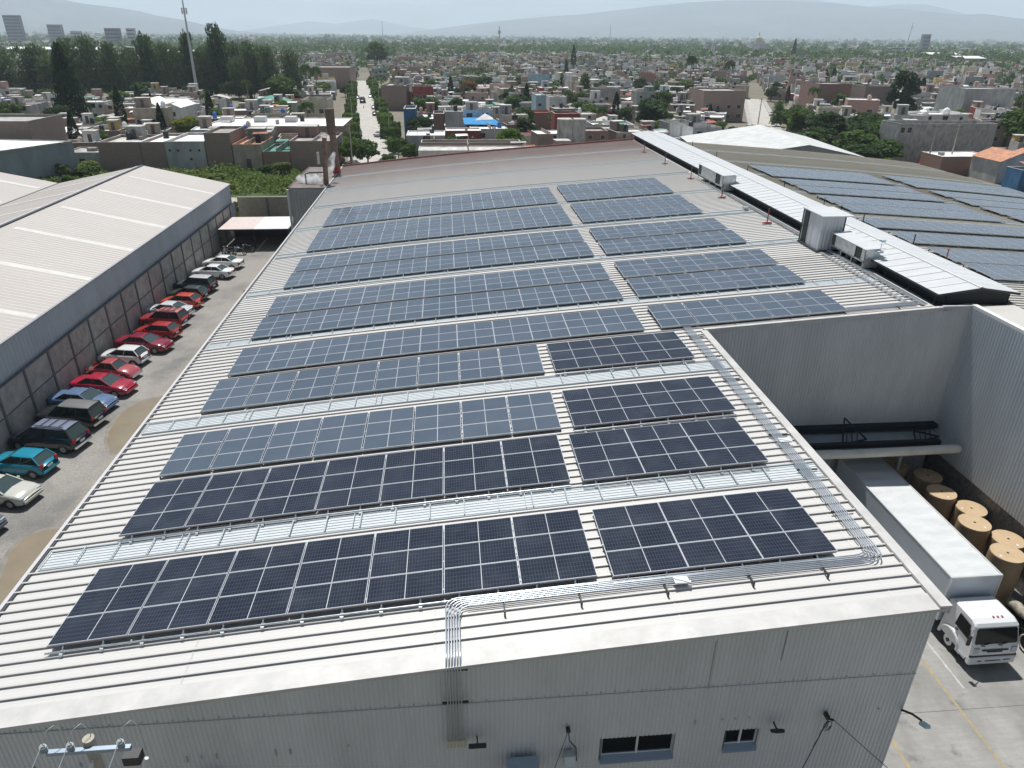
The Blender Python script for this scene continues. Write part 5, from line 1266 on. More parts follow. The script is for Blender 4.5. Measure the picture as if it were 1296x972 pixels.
def house(label,x,y,w,d,h,rz_,wall,roof,tank=None,win=2,door=True,para=.5,upper=None,group='flat roofed houses of the town',rnd=rnd,gable=False,cat='house',name='house',facew=None,parts=True,deck=None):
    """x,y = centre of the footprint; local -y faces the camera"""
    root=thing(name,label,cat,(x,y,0),rz_,group); hw,hd=w/2,d/2
    wmt,rmt=WALL[wall],ROOF[roof]
    b=MB(); t=.16
    if gable:
        b.box(-hw,hw,-hd,hd,0,h)
        for yy in (-hd,hd): b.face([(-hw,yy,h),(hw,yy,h),(0,yy,h+gable)] if yy<0 else [(hw,yy,h),(-hw,yy,h),(0,yy,h+gable)])
    else:
        zt=h+para
        b.box(-hw,hw,-hd,-hd+t,0,zt); b.box(-hw,hw,hd-t,hd,0,zt); b.box(-hw,-hw+t,-hd+t,hd-t,0,zt); b.box(hw-t,hw,-hd+t,hd-t,0,zt)
    b.build('wall',wmt if not facew else WALL[facew],root)
    b=MB()
    if gable:
        o=.25
        b.raw([(-hw-o,-hd-o,h-.1),(0,-hd-o,h+gable+.02),(0,hd+o,h+gable+.02),(-hw-o,hd+o,h-.1),(hw+o,-hd-o,h-.1),(hw+o,hd+o,h-.1)],[(0,1,2,3),(1,4,5,2)],0)
    else: 
        b.box(-hw+t,hw-t,-hd+t,hd-t,h-.15,h)
        b.box(-hw-.02,hw+.02,-hd-.02,-hd+t+.02,zt,zt+.05); b.box(-hw-.02,hw+.02,hd-t-.02,hd+.02,zt,zt+.05); b.box(-hw-.02,-hw+t+.02,-hd+t+.02,hd-t-.02,zt,zt+.05); b.box(hw-t-.02,hw+.02,-hd+t+.02,hd-t-.02,zt,zt+.05)
    b.build('roof',rmt,root)
    if upper:
        (ux,uw,ud,uh,uwall)=upper
        b=MB(); ux=max(-hw+uw/2+.05,min(hw-uw/2-.05,ux)); yb=hd-.2
        b.box(ux-uw/2,ux+uw/2,yb-ud,yb-.01,h,h+uh); r_=b.build('rooftop_room',WALL[uwall],root)
        b=MB(); b.box(ux-uw/2-.15,ux+uw/2+.15,yb-ud-.15,yb+.1,h+uh,h+uh+.12); b.build('slab',ROOF['pale concrete'],r_)
        b=MB(); b.box(ux-.4,ux+.4,yb-ud-.03,yb-ud+.05,h,h+min(2,uh-.2)); b.build('door',doorm,r_)
    if not gable and w>5 and h<12:
        for q in range(rnd.choice((0,1,1,2))):
            kx=rnd.uniform(-hw+.6,hw-2.2); ky=rnd.uniform(-hd+.4,hd-1.6); pick=rnd.random()
            b=MB()
            if pick<.35:
                sw,sd=rnd.uniform(1.5,min(3.5,w-kx-hw+w*.5 if w-kx-hw>1.6 else 1.6)),rnd.uniform(1.2,2); zz=h+rnd.uniform(.9,1.9)
                b.raw([(kx,ky,zz),(kx+sw,ky,zz+.1),(kx+sw,ky+sd,zz+.3),(kx,ky+sd,zz+.25)],[(0,1,2,3)]); b.bar((kx,ky,h),(kx,ky,zz),.08,up=(1,0,0)); b.bar((kx+sw,ky,h),(kx+sw,ky,zz+.1),.08,up=(1,0,0))
                b.build('awning',rnd.choice((ROOF['white'],ROOF['white'],ROOF['grey'],ROOF['red'],ROOF['green'])),root)
            elif pick<.7:
                b.box(kx,kx+rnd.uniform(.6,1.8),ky,ky+rnd.uniform(.5,1.2),h,h+rnd.uniform(.3,1.1)); b.build('block_stack',rnd.choice((WALL['grey block'],WALL['brown brick'],ROOF['dirty'])),root)
            else:
                b.box(kx,kx+.15,-hd+t,hd-t,h,h+rnd.uniform(.5,1.3)); b.build('divider_wall',rnd.choice((WALL['grey block'],WALL['brown brick'],wmt)),root)
    fl=1 if h<4.6 else 2
    for f in range(fl):
        for i in range(win):
            wx=-hw+w*(i+.5)/win+rnd.uniform(-.3,.3); wz=1.2+2.9*f
            if f==0 and i==win-1 and door:
                b=MB(); b.box(wx-.5,wx+.5,-hd-.04,-hd+.05,0,2.1); b.build('door',doorm,root); continue
            b=MB(); ww,whh=rnd.choice(((.6,1.1),(.45,.9),(.8,1.2))); b.box(wx-ww-.07,wx+ww+.07,-hd-.03,-hd+.02,wz-.07,wz+whh+.07); w_=b.build('window',wfr,root)
            b=MB(); b.box(wx-ww,wx+ww,-hd-.045,-hd+.03,wz,wz+whh); b.build('pane',dk,w_)
    if tank:
        tx,ty=rnd.uniform(-hw+.9,hw-.9),rnd.uniform(-hd*.3,hd-1); tz=h
        b=MB(); rr=.55; b.lathe([(rr*.9,.25),(rr,.35),(rr,1.15),(rr*.8,1.35),(.25,1.5),(.25,1.6),(0,1.6)],(tx,ty,tz),12); b.box(tx-.5,tx+.5,ty-.5,ty+.5,tz,tz+.25); b.build('water_tank',tankm[tank],root)
    return root
def reg(xc,yc,w,d): 
    n=max(1,int(round(max(w,d)/min(w,d)))); 
    for i in range(n):
        t=(i+.5)/n-.5; claim(xc+(w*t if w>d else 0),yc+(d*t if d>=w else 0),min(w,d)*.5)
def LH(label,x0,x1,yf,d,h,wall,roof,**k):
    reg((x0+x1)/2,yf+d/2,x1-x0,d); return house(label,(x0+x1)/2,yf+d/2,x1-x0,d,h,k.pop('rz',0),wall,roof,**k)
G1='landmark buildings of the town'
LH('cream two storey house with two dark windows behind the long white roof',-41.9,-34.6,226.4,12,7,'cream','grey',win=2,door=False,para=.8,tank=None,group=G1)
r=LH('long brick building with bright white metal roof carrying vents and tanks',-57.1,-24.6,182,19,5.2,'brown brick','white',win=5,para=.15,group=G1,tank='black')
for i,x in enumerate((-54,-46,-38.5)):
    b=MB(); b.box(x-12.7+26.5,x-9.7+26.5,1,4,5.2,6.3,0) if False else b.box(x+39.3,x+42,0,2.8,5.2,6.5); b.build('roof_vent',wfr,r)
LH('low grey lean-to at the left end of the lot back wall',-76.4,-69.3,154.2,8,3.2,'grey block','grey',win=1,door=False,para=.2,group=G1)
LH('brown brick house in the lot back wall beside the grey lean-to',-69.2,-61.2,153.9,12,4.9,'brown brick','pale concrete',win=0,door=False,upper=(0,3,3,2.4,'grey block'),tank='black',group=G1)
LH('brown brick house with bare white roof in the lot back wall',-61.1,-56.4,154,14,4.9,'brown brick','white',win=0,door=False,group=G1,tank='black')
r=LH('whitewashed grey house wall with small square holes facing the lot',-56.3,-48.6,153.9,15,5.0,'grey rendered','white',win=0,door=False,group=G1,upper=(2,1.5,1.5,1.6,'white'))
b=MB()
for x,z in ((-3,3.6),(-1.4,3.6),(1.0,3.6),(2.7,3.6),(.9,1.9)): b.box(x-.2,x+.2,-7.56,-7.45,z,z+.42)
b.build('wall_opening',dk,r)
LH('tall brick house with grey upper storey facing the lot',-48.4,-43.4,153.9,12,6.6,'brown brick','dirty',win=0,door=False,group=G1)
LH('unfinished house with a shaded porch and orange parapet facing the lot',-43.2,-37.6,153.9,12,4.4,'beige','terracotta',win=1,door=True,group=G1,upper=(0,3.4,2.5,2.4,'green'),tank='black')
LH('low brick wall house with grass on its roof facing the lot',-37.4,-32.1,153.9,12,3.0,'red brick','green',win=0,door=False,group=G1)
LH('brown and grey brick hall at the right end of the lot wall',-31.9,-23.0,153.9,14,5.0,'brown brick','dirty',win=0,door=False,group=G1,upper=(-3,4,4,2.2,'red brick'))
# flank hall at left with white roof
r=thing('hall','blue grey rendered hall with a bright white flat roof at left','hall',(-90,132,0),0,G1)
b=MB(); P4=[(-96,126),(-82.2,126),(-71.2,148.5),(-90,152)]
hz_=6.2
vs=[(x,y,0) for x,y in P4]+[(x,y,hz_) for x,y in P4]; b.raw(vs,[(0,1,5,4),(1,2,6,5),(2,3,7,6),(3,0,4,7)]); b.build('wall',wm('blue_grey_render',(.27,.30,.32),.15,.4),r,True)
b=MB(); b.raw([(x,y,hz_+.02) for x,y in P4],[(0,1,2,3)]); b.build('roof',ROOF['white'],r,True)
b=MB(); b.bar((-82.2,126,hz_+.05),(-71.2,148.5,hz_+.05),.3,.25); b.bar((-71.2,148.5,hz_+.05),(-90,152,hz_+.05),.3,.25); b.build('parapet',WALL['grey block'],r,True)
b=MB(); b.lathe([(.9,0),(.9,1.2),(.6,1.5),(0,1.6)],(-84,146,hz_),12); b.build('water_tank',tankm['black'],r,True)
for k in range(4): claim(-90+k*5,128+k*7,9)
LH('tall dark brown brick block cut by the left frame edge',-97,-82.2,156,14,8.6,'brown brick','grey',win=0,door=False,group=G1)
LH('two storey beige house with pale gabled roof left of the mast',-84.5,-78.4,214,12,7.2,'beige','white',gable=1.6,win=2,door=False,group=G1)
LH('pale two storey annex right of the gabled beige house',-78.0,-73.6,218,14,6.4,'white','white',gable=1.0,win=1,door=False,group=G1)
LH('house with a wide white metal roof left below the mast',-92,-83,245,16,5.5,'grey block','white',para=.1,group=G1)
LH('building with green metal roof right of the mast foot',-68,-54,262,13,4.2,'grey rendered','green',gable=1.4,win=2,group=G1)
LH('tall narrow blue facade beside the street',-10.6,-7.6,190,9,8,'blue','pale concrete',win=0,door=False,group=G1)
LH('long low white building with dark windows right behind the factory roof',-5.8,16.2,148.5,6.5,4.2,'white','pale concrete',win=4,para=.1,group=G1)
LH('grey roofed corner house with a black water tank by the street',-8.8,-.5,163.3,9,5.2,'grey rendered','white',win=1,door=False,tank='black',para=.2,group=G1)
LH('dark brick back wall building behind the low white building',-5.5,15.6,157.5,4.5,4.2,'brown brick','pale concrete',win=0,door=False,group=G1)
LH('dark red walled low house left of the blue canopy',-.3,8,177,6,4.6,'dark red','white',win=0,door=False,para=.2,group=G1)
LH('tall grey block house with a black tank left of the blue canopy',-.4,4.2,193.9,9,7,'grey rendered','grey',win=0,door=False,tank='black',group=G1)
LH('narrow dark red brick house attached left of the tall grey one',-3.4,-.6,196,8,6.3,'red brick','grey',win=0,door=False,group=G1)
r=thing('canopy','bright blue peaked canopy over a courtyard','canopy',(8.9,200,0),0,G1); claim(8.9,206,6)
b=MB(); b.raw([(3.6,198.5,4.0),(14.6,198.5,3.8),(13.2,203,4.6),(4.6,203,4.4)],[(0,1,2,3)]); b.raw([(4.6,203,4.4),(13.2,203,4.6),(12,215,4.2),(4,215,4.2)],[(0,1,2,3)]); b.build('blue_sheet',ROOF['blue'],r,True)
b=MB(); b.raw([(7.6,203,4.55),(12.6,203,4.7),(10.4,205.2,6.1)],[(0,1,2)]); b.raw([(12.6,203,4.7),(12.6,208,4.7),(10.4,205.2,6.1)],[(0,1,2)]); b.build('white_peak',ROOF['white'],r,True)
for x,yy in ((3.8,198.7),(14.3,198.7),(4.2,214.5),(11.8,214.5)):
    b=MB(); b.bar((x,yy,0),(x,yy,3.9),.12,.12,up=(1,0,0)); b.build('post',galvd,r,True)
LH('long low house with a red and white roof behind grey towers',16,31,222,8,4.2,'red brick','red',win=0,door=False,group=G1)
tw=wm('tower_concrete',(.42,.40,.37),.25,1.2)
for i,(x,rr,t) in enumerate([(25.8,1.75,'left'),(28.6,1.6,'right')]):
    r=thing('rounded_tower','%s of the twin grey concrete rounded towers behind the factory roof'%t,'tower',(x,162.5,0),0,G1)
    b=MB(); vs=[];pr=[]
    for k in range(20):
        a=2*math.pi*k/20; c_,s_=math.cos(a),math.sin(a); q=.55; pr.append((rr*math.copysign(abs(c_)**q,c_),rr*math.copysign(abs(s_)**q,s_)))
    b.raw([(p[0],p[1],0) for p in pr]+[(p[0],p[1],8.7) for p in pr],[(k,(k+1)%20,20+(k+1)%20,20+k) for k in range(20)],0,False)
    for z in (1.5,3,4.4,5.9,7.4): b.raw([(p[0]*1.012,p[1]*1.012,z) for p in pr]+[(p[0]*1.012,p[1]*1.012,z+.08) for p in pr],[(k,(k+1)%20,20+(k+1)%20,20+k) for k in range(20)],0,False)
    b.build('wall',tw,r)
    b=MB(); b.raw([(p[0]*1.03,p[1]*1.03,8.7) for p in pr]+[(p[0]*1.03,p[1]*1.03,8.95) for p in pr],[(k,(k+1)%20,20+(k+1)%20,20+k) for k in range(20)]+[tuple(range(20,40))],0,False); b.build('roof',ROOF['pale concrete'],r)
    claim(x,162.5,2)
    if i==0:
        b=MB(); b.box(-1.3,-.7,-rr-.06,-rr+.3,2.2,3.6); w_=b.build('window',wfr,r); b=MB(); b.box(-1.2,-.8,-rr-.08,-rr+.2,2.3,3.5); b.build('pane',dk,w_)
LH('dark red terrace house beside the twin grey towers',26.8,33.3,186.6,7,7.2,'dark red','grey',win=0,door=False,group=G1)
LH('small brick house right behind the right grey tower',30.6,36.2,166.5,8,5.4,'red brick','dirty',win=2,door=False,group=G1)
LH('white two storey house with a yellow door bay in mid town',33,38.5,242.5,10,7,'white','pale concrete',win=2,door=False,group=G1)

LH('narrow pale blue house left of the white and yellow one',29.6,32.6,250,14,7,'pale blue','pale concrete',win=1,door=False,group=G1)
LH('orange tiled low building beyond the far factory parapet',12.4,19,156,6.5,3.4,'grey block','terracotta',win=0,door=False,para=.1,group=G1)
LH('grey house with white roof behind the yellow green plant',36.5,47,186.5,9,4.6,'grey rendered','white',win=0,door=False,tank='black',group=G1)
LH('big brown brick building at the far left of the street end',-66,-48,397,26,9.5,'brown brick','grey',win=0,door=False,group=G1)
LH('three storey brown brick house with stepped top right of the street',-22.5,-13.5,281,18,8,'brown brick','grey',win=0,door=False,group=G1,upper=(1,5,4,2.5,'grey block'),rz=-.1)
LH('large brown brick block with bare frames before the side street',83.5,97.5,242.5,16,9,'brown brick','grey',win=4,door=False,group=G1)
r=LH('long grey slab building with broken upper floor on the right',98,120.5,155.4,7.5,7.6,'grey block','grey',win=0,door=False,para=.9,group=G1)
b=MB(); 
for x in (-11,-9.4): b.box(x,x+1.1,-3.82,-3.7,6.6,7.9)
f=b.build('window',wfr,r); b=MB()
for x in (-10.9,-9.3): b.box(x,x+.9,-3.85,-3.7,6.7,7.8)
b.build('pane',dk,f)
LH('white flat roofed shed in front of the slab building',99.8,111,141.5,7,3.6,'red brick','white',win=0,door=False,para=.1,group=G1)
LH('grey house with an orange tiled gable roof at right',105.5,113.2,132.5,8,4.2,'grey rendered','terracotta',gable=1.5,win=1,door=True,group=G1,rz=0)
LH('second low orange tiled house at the right frame edge',115.5,122,136,8,4,'grey rendered','terracotta',gable=1.0,win=1,group=G1)
LH('bright blue walled yard building at the right frame edge',103,118,123.5,4,3.4,'blue','pale concrete',win=0,door=False,para=.6,group=G1)
LH('brown brick yard wall building below the blue one',104,120,117.5,4,3.2,'brown brick','dirty',win=0,door=False,group=G1)
r=LH('white villa with small rooftop domes on the right',136,150,206,10,5.2,'white','white',win=3,group=G1)
for x in (-2.5,4):
    b=MB(); b.lathe([(1.0,0),(1.0,.9),(.9,1.3),(.55,1.7),(0,1.9)],(x,1,5.2),12); b.build('dome',ROOF['white'],r)
LH('tall pale grey house with blank side wall on the right',165,182,231,14,10.5,'grey rendered','grey',win=0,door=False,group=G1)
LH('dark red brick building left of the leaning conifer',142,156,282,16,9,'red brick','dirty',win=0,door=False,group=G1)
LH('dark brown blank brick building behind the leaning conifer',152.5,164,268,10,9,'brown brick','grey',win=0,door=False,group=G1)
LH('long low building with a pale roof left of conifer foot',112,136,212,6,4.6,'grey block','white',win=0,door=False,para=.1,group=G1)
# white gabled shed behind the right roof
r=thing('shed','white sheet roofed gabled shed behind the weathered right roof','shed',(60,118,0),0,G1)
A,B_,C,D_=(44,125,5.6),(66,158,5.8),(88,124,5.0),(66.5,112,6.9)
ridge0=(67.5,112,7.2); ridge1=(60,165,7.0)
b=MB()
b.raw([(48,131,5.0),(66,131,7.5),(70,164,7.5),(52,164,5.0)],[(0,1,2,3)]); b.raw([(66,131,7.5),(77.5,131,5.2),(80.5,162,5.2),(70,164,7.5)],[(0,1,2,3)])
b.build('roof',wm('shed_white_sheet',(.56,.565,.55),.12,.5),r,True)
b=MB(); b.raw([(48,131.2,0),(77.4,131.2,0),(77.4,131.2,5.15),(66,131.2,7.45),(48,131.2,4.95)],[(0,1,2,3,4)]); b.raw([(48.2,131.3,0),(52.2,164,0),(52.2,164,4.95),(48.2,131.3,4.95)],[(0,3,2,1)]); b.raw([(77.3,131.3,0),(80.3,162,0),(80.3,162,5.1),(77.3,131.3,5.1)],[(0,1,2,3)]); b.build('wall',wm('shed_grey_gable',(.26,.27,.28),.1,.4),r,True)
for k in range(4): claim(54+k*7,140+k*3,10)
for k in range(4): claim(56+k*7,156,8)
# ---- phone masts
def mast(x,y,h,label,lean=0,r0=.5,ant=True,m=None,name='phone_mast'):
    claim(x,y,3); r=thing(name,label,'mast',(x,y,0),0)
    b=MB(); b.tube([(0,0,0),(lean*.5,0,h*.5),(lean,0,h)],[r0,r0*.75,r0*.35],10); b.build('pole',m or P('mast_grey',(.50,.53,.55),.5),r)
    if ant:
        for k in range(6):
            a=k*1.047; b=MB(); b.box(lean*.97+.95*math.cos(a)-.13,lean*.97+.95*math.cos(a)+.13,.95*math.sin(a)-.1,.95*math.sin(a)+.1,h*.84,h*.84+2.2); b.build('antenna_panel',wfr,r)
        b=MB(); b.lathe([(1.0,0),(1.1,.1),(1.0,.2)],(lean*.97,0,h*.86),12); b.lathe([(1.0,0),(1.1,.1),(1.0,.2)],(lean*.97,0,h*.89),12); b.build('ring_platform',galvd,r)
    return r
mast(-100.5,321,37.5,'tall pale grey phone mast with antenna cluster rising over the trees',.4,.62)
mast(39,560,31,'distant red and white lattice mast left of centre',0,.7,True,P('mast_faded',(.55,.48,.46),.6))
mast(318,1500,46,'hair thin distant mast on the middle horizon',0,.8,False)
mast(673,1100,46,'distant leaning radio mast on the right horizon',4,.9,True)
mast(-107,1400,46,'hair thin distant mast left of centre',0,.8,False)
# ---- distant landmark buildings
def block(label,x,y,w,d,h,c,cat='building'):
    claim(x,y,max(w,d)*.6); r=thing('building',label,cat,(x,y,0),0,'distant taller buildings')
    b=MB(); b.box(-w/2,w/2,-d/2,d/2,0,h); b.build('wall',c,r); b=MB(); b.box(-w/2-.3,w/2+.3,-d/2-.3,d/2+.3,h,h+.8); b.build('roof',ROOF['grey'],r)
    b=MB()
    nf=int(h//6); 
    for f in range(nf): b.box(-w/2+1,w/2-1,-d/2-.15,-d/2+.1,3+f*6,5.2+f*6)
    b.build('window_band',farwin,r)
greyb=wm('far_grey_tower',(.17,.19,.22),.1,.1); whiteb=wm('far_white_block',(.36,.37,.38),.1,.1); farwin=wm('far_window_band',(.07,.08,.095),.1,.1)
block('distant dark office tower at the far left skyline',-881,1720,32,10,54,greyb); block('second lower distant block left of the eucalyptus belt',-820,1760,28,10,38,greyb); block('distant pale block beside the second one',-775,1750,20,10,26,whiteb)
block('distant wide dark building above the eucalyptus belt',-600,1500,26,8,31,greyb); block('distant narrow building right of the wide dark one',-568,1500,14,8,31,whiteb)
block('distant twin tower block on the right skyline',893,1400,14,8,33,greyb); block('distant long white hospital like block at right',790,1310,40,8,12,whiteb)
for i,(x,y,w_,t) in enumerate([(-422,900,95,'longest distant white warehouse roof on the left'),(-253,800,60,'distant white warehouse roof behind the eucalyptus'),(640,971,46,'distant white warehouse roofs on the right'),(540,773,30,'nearer distant white warehouse roof on the right')]):
    claim(x,y,w_*.5); r=thing('warehouse',t,'warehouse',(x,y,0),0,'distant warehouses'); b=MB(); b.box(-w_/2,w_/2,-14,14,0,8); b.build('wall',greyb,r); b=MB(); b.raw([(-w_/2,-14.5,8),(w_/2,-14.5,8),(w_/2,0,10),(-w_/2,0,10),(w_/2,14.5,8),(-w_/2,14.5,8)],[(0,1,2,3),(3,2,4,5)]); b.build('roof',ROOF['white'],r)
# churches
r=thing('church','distant church with twin pale spires right of centre','church',(358,1040,0)); claim(358,1040,30)
b=MB(); b.box(-9,9,0,26,0,9); b.build('nave',whiteb,r)
for s in (-5.5,5.5):
    b=MB(); b.box(s-2,s+2,-2,3,0,15); b.lathe([(2.2,0),(1.6,2),(.6,5),(0,8)],(s,.5,15),8); b.build('spire',whiteb,r)
r=thing('church','distant domed church on the right horizon','church',(546,1330,0)); claim(546,1330,30)
b=MB(); b.box(-15,15,-8,20,0,16); b.build('nave',whiteb,r); b=MB(); b.lathe([(7,0),(7,5),(6,9),(3,12),(1,13.5),(.8,17),(0,19)],(0,5,16),16); b.build('dome',wm('dome_stone',(.45,.40,.33),.1,.1),r)
# ================================================================ street life
car('van',(.03,.03,.035),'dark van driving away up the long street',*onst(204,-.8),R(96.4),group='vehicles on the long street',name='van',scale=1.25)
car('hatch',(.10,.02,.10),'dark purple car parked on the right of the street',*onst(152,2.7),R(96.4),group='vehicles on the long street')
car('hatch',(.7,.7,.7),'white car parked under the right street trees',*onst(176,2.9),R(96.4),group='vehicles on the long street')
car('sedan',(.6,.62,.66),'silver car at the right kerb near the street end',*onst(95,2.8),R(60),group='vehicles on the long street')
car('sedan',(.75,.75,.73),'white car parked left near the street end',*onst(80,-2.4),R(276),group='vehicles on the long street')
car('suv',(.05,.10,.25),'blue car under the left street trees',*onst(97,-3.0),R(276),group='vehicles on the long street')
car('sedan',(.12,.12,.13),'dark car farther up the left kerb of the street',*onst(225,-2.7),R(276),group='vehicles on the long street')
car('hatch',(.65,.65,.62),'pale car farther up the right kerb of the street',*onst(232,2.8),R(276),group='vehicles on the long street')
x_,y_=onst(179,-.7); moto(x_,y_,R(276),(.1,.02,.02),'motorcycle riding down the middle of the long street')
# ================================================================ TOWN FILL
RI=Matrix(((RM[0][0],RM[1][0],RM[2][0]),(RM[0][1],RM[1][1],RM[2][1]),(RM[0][2],RM[1][2],RM[2][2])))
def pix(x,y,z):
    c=RI@Vector((x,y,z-25)); return (648+900*c.x/c.z,486+900*c.y/c.z) if c.z>0 else (-9999,0)
MARKS=[('blue canopy',608,152),('twin grey towers',725,165),('white and yellow house',703,132),('tall pine',97,110),('gabled beige house',205,125),('phone mast',248,115),('long white roof',340,152),('cream house',398,135),('street end',495,195),('far street end',466,106),('tall blue facade',518,150),('low white building',600,192),('orange flowering tree',593,106),('olive round tree',486,68),('upright dark tree',740,112),('wide dark tree',812,148),('tall palm pair',895,90),('big brick block',918,125),('side street',960,145),('white gabled shed',990,182),('grey slab building',1200,170),('leaning conifer',1136,122),('domed white house',1192,143),('blank grey house',1260,125),('red brick building',1060,115),('grey hall',40,190),('green roof',262,132),('eucalyptus belt',330,90),('far brick building',423,96),('blue yard building',1270,215),('orange tiled house',1255,195),('distant white warehouses',1180,75),('twin church spires',900,62),('small cypress pair',1048,98),('tall mid town cypress',725,75)]
used=set()
def where(x,y,z,base,maxw=16,tail=''):
    px,py=pix(x,y,z); c=sorted(MARKS,key=lambda m:(m[1]-px)**2+((m[2]-py)*2.2)**2)
    for m in c[:14]:
        dx,dy=px-m[1],(py-m[2])
        adv=[]
        h='right' if dx>0 else 'left'; vv='behind' if dy<0 else 'before'
        far=' far' if abs(dx)>70 else ''
        if abs(dy)*2.2>abs(dx): adv=['%s the %s'%(vv,m[0]),'%s and %s of the %s'%(vv,h,m[0])]
        else: adv=['%s%s of the %s'%('just ' if abs(dx)<28 else ('far ' if far else ''),h,m[0]),'%s and %s of the %s'%(vv,h,m[0])]
        for a in adv:
            s='%s, %s'%(base,a)
            if s not in used and len(s.split())<=maxw: used.add(s); return s
    for m in c:
        for a in ('well beyond the','a little nearer than the','level with the','slightly beyond the','on the far side of'):
            s='%s, %s %s'%(base,a,m[0])
            if s not in used and len(s.split())<=maxw: used.add(s); return s
    return base
rt=random.Random(77)
wl=['brown brick']*14+['red brick']*4+['grey block']*13+['grey rendered']*9+['white']*6+['cream']*4+['beige']*5+['pale blue','dark red','yellow','pink','green']
rl=['white']*11+['pale concrete']*9+['grey']*6+['dirty']*3+['red']*1+['terracotta']*1
def cells():
    out=[]
    # grid A aligned with the long street, grid B aligned with the side street
    for gi in (0,1):
        if gi==0: o=Vector((-10.3,112)); uu=Vector((-.1114,.9938)); vv=Vector((.9938,.1114))
        else: o=Vector((85,190)); uu=Vector((.3486,.9373)); vv=Vector((.9373,-.3486))
        for ci in range(-84,85):
            # columns: 4 cells of 12.5 m and then a 9 m street
            q,r_=divmod(ci,4)
            off=6.2+q*47.0+r_*9.6+5.0 if gi==0 else 5.5+q*46+r_*9.4+4.9
            for ti in range(-8,118):
                a,b_=divmod(ti,10); t=a*77+b_*7.1+4
                p=o+uu*t+vv*off
                sidex=p.x-(62+.12*(p.y-150))
                if (gi==0)!=(sidex<0): continue
                out.append((p.x+rt.uniform(-.5,.5),p.y+rt.uniform(-.4,.4),gi,uu))
    return out
allc=[]
for (x,y,gi,uu) in cells():
    d=math.hypot(x,y)
    if d>900: continue
    px,py=pix(x,y,4)
    if not(-45<px<1340) or py>236: continue
    if x<-20 and y<166: 
        if x>-97: continue
        if y<158: continue
    if -20<=x<-3.5 and y<162: continue
    if -3.5<=x<95 and y<(146 if x<40 else 152): continue
    if x>=84 and y<152: continue
    # keep the two streets open
    t_=(Vector((x,y))-S0).dot(u); s_=(Vector((x,y))-S0).dot(v)
    if -5<t_<362 and abs(s_)<12.2: continue
    e=Vector((x-85,y-190)); du=Vector((.3486,.9373)); dv=Vector((.9373,-.3486))
    if -20<e.dot(du)<150 and -9.5<e.dot(dv)<11.5: continue
    # eucalyptus park on the left
    if x<-64 and 305<y<362: continue
    allc.append((d,x,y,uu))
allc.sort(key=lambda q:q[0])
NH=0; far=[]; ntree=0
treeseeds=[]
for d,x,y,uu in allc:
    if not free(x,y,2.8): continue
    rr=rt.random()
    if rr<.18: treeseeds.append((d,x,y)); continue
    if rr<.21: continue
    w_=rt.uniform(6.8,9.5); dd=rt.uniform(5.6,7.0); h=rt.choice((2.7,2.9,3.0,3.1,3.3,5.2,5.5,3.0))
    if rt.random()<.03: h=7.8
    ang=math.atan2(uu.y,uu.x)-math.pi/2
    wall=rt.choice(wl); roof=rt.choice(rl); tk=rt.choice(('black','black',None,None,'white','beige','blue',None))
    up=None
    if rt.random()<.5: up=(rt.uniform(-4,4),rt.uniform(2.0,3.4),rt.uniform(1.8,3.0),rt.uniform(2.1,2.6),rt.choice(wl))
    para=rt.choice((.1,.15,.2,.35,.6,.9)); gable=rt.uniform(.6,1.3) if rt.random()<.05 else False
    if NH<248:
        NH+=1
        at='%s%s house, %s roof%s'%('three storey ' if h>7 else ('two storey ' if h>4.6 else 'low '),wall,'pale' if roof=='pale concrete' else roof,', %s tank'%tk if tk and not gable else '')
        lab=where(x,y,h,at)
        house(lab,x,y,w_,dd,h,ang,wall,roof,tank=None if gable else tk,win=rt.choice((1,2,2,3)),door=True,para=para,upper=None if gable else up,rnd=rt,gable=gable)
        if rt.random()<.3 and free(x,y,1): pass
    else: far.append((x,y,w_,dd,h,ang,wall,roof,tk,up,para))
    claim(x,y,2.6)
# far houses: one object
fv=[];ff=[];fm=[]
mats=list(WALL.values())+list(ROOF.values())+[tankm['black'],tankm['white'],dk]
wi={k:i for i,k in enumerate(WALL)}; ri={k:i+len(WALL) for i,k in enumerate(ROOF)}; ti={'black':len(mats)-3,'white':len(mats)-2,'beige':len(mats)-2,'blue':len(mats)-3}
def fb(cx,cy,ang,x0,x1,y0,y1,z0,z1,mw,mr):
    c,s=math.cos(ang),math.sin(ang); b0=len(fv)
    for z in (z0,z1):
        for (x,y) in ((x0,y0),(x1,y0),(x1,y1),(x0,y1)): fv.append((cx+x*c-y*s,cy+x*s+y*c,z))
    ff.extend([(b0,b0+1,b0+5,b0+4),(b0+1,b0+2,b0+6,b0+5),(b0+2,b0+3,b0+7,b0+6),(b0+3,b0,b0+4,b0+7),(b0+4,b0+5,b0+6,b0+7)]); fm.extend([mw]*4+[mr])
